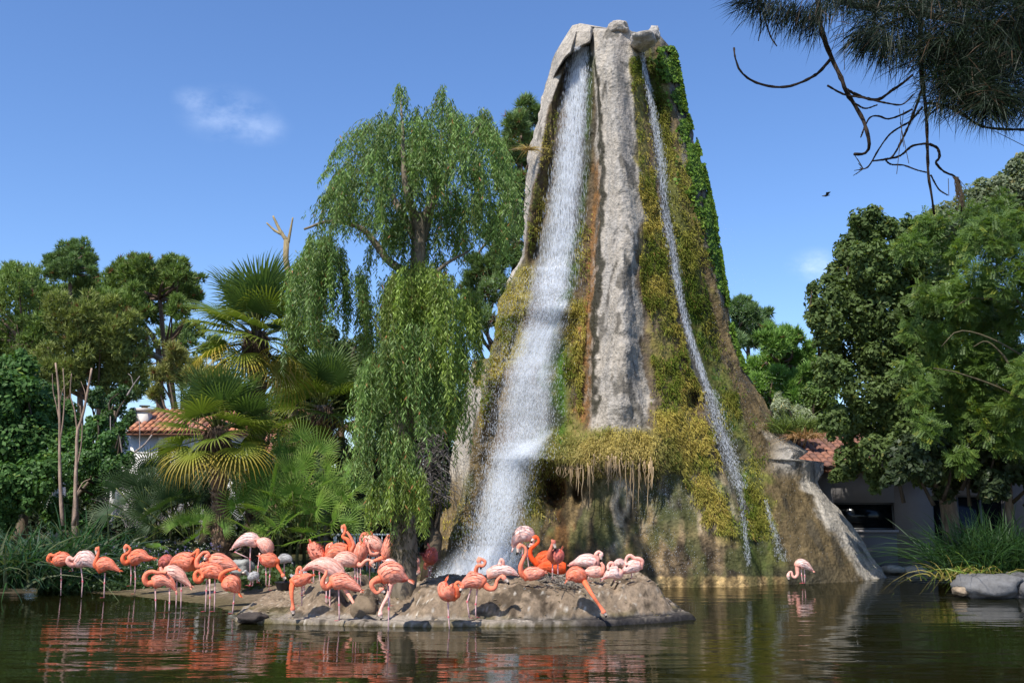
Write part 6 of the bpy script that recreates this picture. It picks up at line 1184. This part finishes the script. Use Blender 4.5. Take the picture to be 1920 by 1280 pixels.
F('grey-pink flamingo with dark lower wing just under the creamy one', 17.3, [(1096,1073,3),(1106,1072,9),(1118,1072,11),(1129,1070,9)], [(1131,1062),(1127,1054)], legs=[[(1126,1080),(1126,1085),(1126,1090)]], col='pale', nd=.02)
F('small pale flamingo preening with looped neck near the right end of the flock', 17.2, [(1132,1083,2),(1141,1077,8),(1151,1073,12),(1159,1074,11),(1163,1070,7)], [(1150,1064),(1149,1056),(1144,1055),(1140,1061),(1141,1068,.06)], legs=[[(1152,1084),(1152,1087),(1152,1091)]], col='white', nd=.02)
F('pale flamingo lying low between the two preening ones at right', 17.9, [(1150,1060,2),(1156,1057,6),(1163,1054,7),(1170,1060,6)], [], col='white')
F('rightmost island flamingo, pale with a raised folded neck', 17.5, [(1166,1073,2),(1175,1068,8),(1186,1062,12),(1196,1060,11),(1202,1060,7)], [(1204,1052),(1198,1047),(1190,1046),(1182,1041),(1176,1044),(1173,1053),(1175,1060,.08)], legs=[[(1184,1072),(1184,1077),(1184,1084)]], col='white', nd=.02)
F('lone pale pink flamingo drinking in the open water at far right', 23.0, [(1524,1069,1.5),(1517,1064,5),(1508,1058,8.5),(1499,1057,9),(1495,1061,7)], [(1495,1069),(1495,1077),(1490,1082),(1486,1079),(1484,1072),(1480,1072)], (1478,1079), (1478,1089), [[(1502,1066),(1503,1078),(1505,1093)], [(1508,1066),(1509,1080),(1509,1093)]], 'white', nd=.01)
# ------------------------------------------------------------------ pine bough overhead, close to the camera
BY = 4.5
pb = thing('pine_branch', 'dark drooping pine bough with curled bare twigs in the top right corner', 'pine branch', P(1700, 0, BY))
q2 = lambda a: (1340+a[0]*.32805, a[1]*.32805)
TW = [([(570,-120),(590,0),(600,120),(625,220),(660,310),(690,380),(730,460),(750,520),(800,600),(850,690),(880,790),(880,850),(850,880),(800,880)], 17, 8, 0),
 ([(660,340),(600,410),(520,460),(420,495),(320,495),(220,465),(150,410),(120,340),(110,275)], 8, 5, 0), ([(750,510),(830,550),(930,570),(1010,520),(1070,480),(1130,430)], 9, 7, .1),
 ([(645,490),(740,540),(850,560),(960,585),(1060,600),(1110,570),(1135,540)], 6, 4, -.05), ([(800,590),(860,620),(930,600)], 5, 4, 0),
 ([(1240,-200),(1180,60),(1180,300),(1185,450),(1205,600),(1215,800),(1220,980),(1240,1120),(1255,1225)], 16, 6, .2), ([(1185,510),(1140,640),(1090,760),(1020,890),(970,910)], 8, 5, .15),
 ([(1190,610),(1120,690),(1010,760),(940,850),(880,950),(830,970)], 6, 4, .25), ([(1130,625),(1060,660),(990,680),(940,665),(890,670),(860,720),(835,785)], 6, 4, .1),
 ([(1215,820),(1130,835),(1060,890),(980,910),(905,920)], 7, 5, .2), ([(980,920),(1010,940),(1080,945),(1150,970),(1210,985)], 5, 4, .2),
 ([(1230,825),(1275,850),(1285,900),(1265,930),(1310,980),(1380,1015),(1410,1090),(1410,1210)], 8, 4, .25), ([(1235,1000),(1280,1080),(1330,1115)], 5, 4, .2),
 ([(1200,590),(1300,600),(1400,640),(1500,710),(1600,735),(1800,740),(1900,720)], 8, 7, .1), ([(240,-60),(290,120),(320,210),(355,265)], 6, 4, 0), ([(235,-60),(265,130),(250,235)], 6, 3, 0),
 ([(570,-100),(800,30),(1100,60),(1400,120),(1900,150)], 18, 18, .3), ([(1180,60),(900,170),(860,150)], 8, 5, .1), ([(1400,120),(1500,400),(1540,560)], 10, 6, .2), ([(590,-20),(400,-30),(300,-60)], 8, 5, 0)]
sc_ = .32805*mpp(200, BY)
for (pts, r0, r1, dz) in TW:
    mb = MB(); pp = catmull([P(*q2(a), BY+dz+.04*math.sin(i_*1.7)) for i_, a in enumerate(pts)], 40); mb.tube(pp, np.linspace(r0, r1, 40)*sc_*(.85+.4*rng.random(40)), 7, c=(.05,.035,.025), jit=.35); mb.build('twig', M['bark'], pb, False)
nb, nd_ = [], []
def tuft(cx_, cy_, dirx, dirz, n, spread, dz=0, ln=1.):
    c = P(*q2((cx_, cy_)), BY+dz); c = c+rng.normal(0, .03, (n, 3)); d = np.array([dirx, -.1, dirz])+rng.normal(0, spread, (n, 3)); d /= np.linalg.norm(d, axis=1)[:, None]; nb.append(c); nd_.append(np.hstack([d, (ln*rng.uniform(.10, .19, n))[:, None]]))
for (x_, y_) in ((330,-20),(380,10),(430,0),(480,20),(520,30),(560,60),(300,-40),(240,-40),(590,80),(600,20),(640,-10)): tuft(x_, y_, -.45, -1, 75, .30, rng.uniform(-.1, .1), 1.05)
for (x_, y_) in ((220,-20),(270,10),(200,-40)): tuft(x_, y_, -1, -.35, 40, .2, 0)
for (x_, y_) in ((900,170),(950,190),(870,150),(1000,180),(940,150)): tuft(x_, y_, -.7, -.8, 85, .28, rng.uniform(-.1, .1), 1.2)
for (x_, y_) in ((1000,240),(960,210),(1040,200)): tuft(x_, y_, -.2, -1, 60, .22, 0, 1.15)
for k in range(110): tuft(rng.uniform(700, 1900), rng.uniform(-150, 180), rng.normal(-.1, .5), rng.normal(-.4, .5), 60, .4, rng.uniform(-.1, .5))
for k in range(85): x_ = rng.uniform(1080, 1900); tuft(x_, rng.uniform(150, 330), rng.normal(-.2, .5), rng.normal(-.5, .4), 60, .4, rng.uniform(-.1, .5))
for k in range(75): x_ = rng.uniform(1240, 1900); tuft(x_, rng.uniform(300, 600), rng.normal(-.1, .6), rng.normal(-.35, .5), 60, .4, rng.uniform(-.1, .5), .9)
for a in np.linspace(-1.5, 1.5, 13): tuft(1560, 540, math.sin(a), -math.cos(a)*.9-.1, 45, .14, -.1, 1.15); tuft(1420, 430, math.sin(a), -math.cos(a)-.1, 45, .14, -.05, 1.)
c = np.vstack(nb); dl = np.vstack(nd_); col_ = np.array([.012,.024,.010])*(.5+rng.random((len(c), 1))); col_ = np.where(rng.random((len(c), 1)) < .05, np.array([.09,.055,.03]), col_)
v, q, tr_, cc = blades(c, dl[:, :3], dl[:, 3], .0020, col_, droop=.12, seg=2); child(pb, 'needles', v, q, tr_, M['needle'], cc, False, 'stuff'); print('needles', len(c))
# hanging dead needles
mb = MB()
for (a, b_) in (((655,330),(715,160)), ((735,160),(742,400)), ((1055,620),(1080,840)), ((1080,630),(1040,995)), ((1060,700),(1110,935)), ((1335,1020),(1338,1120)), ((1600,750),(1770,835))): mb.tube([P(*q2(a), BY), P(*q2(b_), BY)], .0018, 3, c=(.10,.07,.04), cap=False)
for k in range(26): mb.tube(catmull([P(*q2((1375+rng.normal(0, 8), 1010)), BY), P(*q2((1400+rng.normal(0, 14), 1080)), BY), P(*q2((1412+rng.normal(0, 16), 1150+rng.uniform(-30, 60))), BY)], 5), .0015, 3, c=(.08,.06,.04), cap=False)
for k in range(9): mb.tube([P(*q2((850,965)), BY), P(*q2((815+rng.normal(0, 10), 958+rng.normal(0, 22))), BY)], .002, 3, c=(.05,.04,.03), cap=False)
mb.build('dead_needles', M['bark'], pb, False, 'stuff')
# the same pine's crown continues above and behind the viewpoint, out of frame, and shades this bough
n = 22000; cl_ = [(rng.uniform(-1.5, 5.0), rng.uniform(-3.0, 2.6), rng.uniform(5.6, 8.2), .95) for k in range(60)]
cl_ = [c_ for c_ in cl_ if c_[2]-CZ > max(c_[1], 0)*.75+2.3]
p, d, k = clump_pts(cl_, n, .7, .2); m_ = 4; dd = np.repeat(d, m_, 0)+rng.normal(0, .6, (n*m_, 3)); dd /= np.linalg.norm(dd, axis=1)[:, None]
v, q, tr_, cc = blades(np.repeat(p, m_, 0), dd,   .16, .009, np.broadcast_to(np.array([.03,.05,.02]), (n*m_, 3)).copy()); child(pb, 'upper_needles', v, q, tr_, M['needle'], cc, False, 'stuff')
mb = MB(); mb.tube(catmull([(7.5, -3.0, -.2), (7.2, -3.0, 3.0), (6.0, -2.0, 5.8), (3.5, -.5, 6.8), (0, .5, 7.2)], 20), np.linspace(.3, .08, 20), 10, c=(.14,.10,.07)); mb.tube(catmull([(4.8, -1.2, 6.3), (4.2, 1.5, 5.4), (3.2, 4.0, 4.7), tuple(P(*q2((1400, 0)), BY+.3))], 14), np.linspace(.12, .05, 14), 8, c=(.10,.07,.05)); mb.build('bough', M['bark'], pb, True)
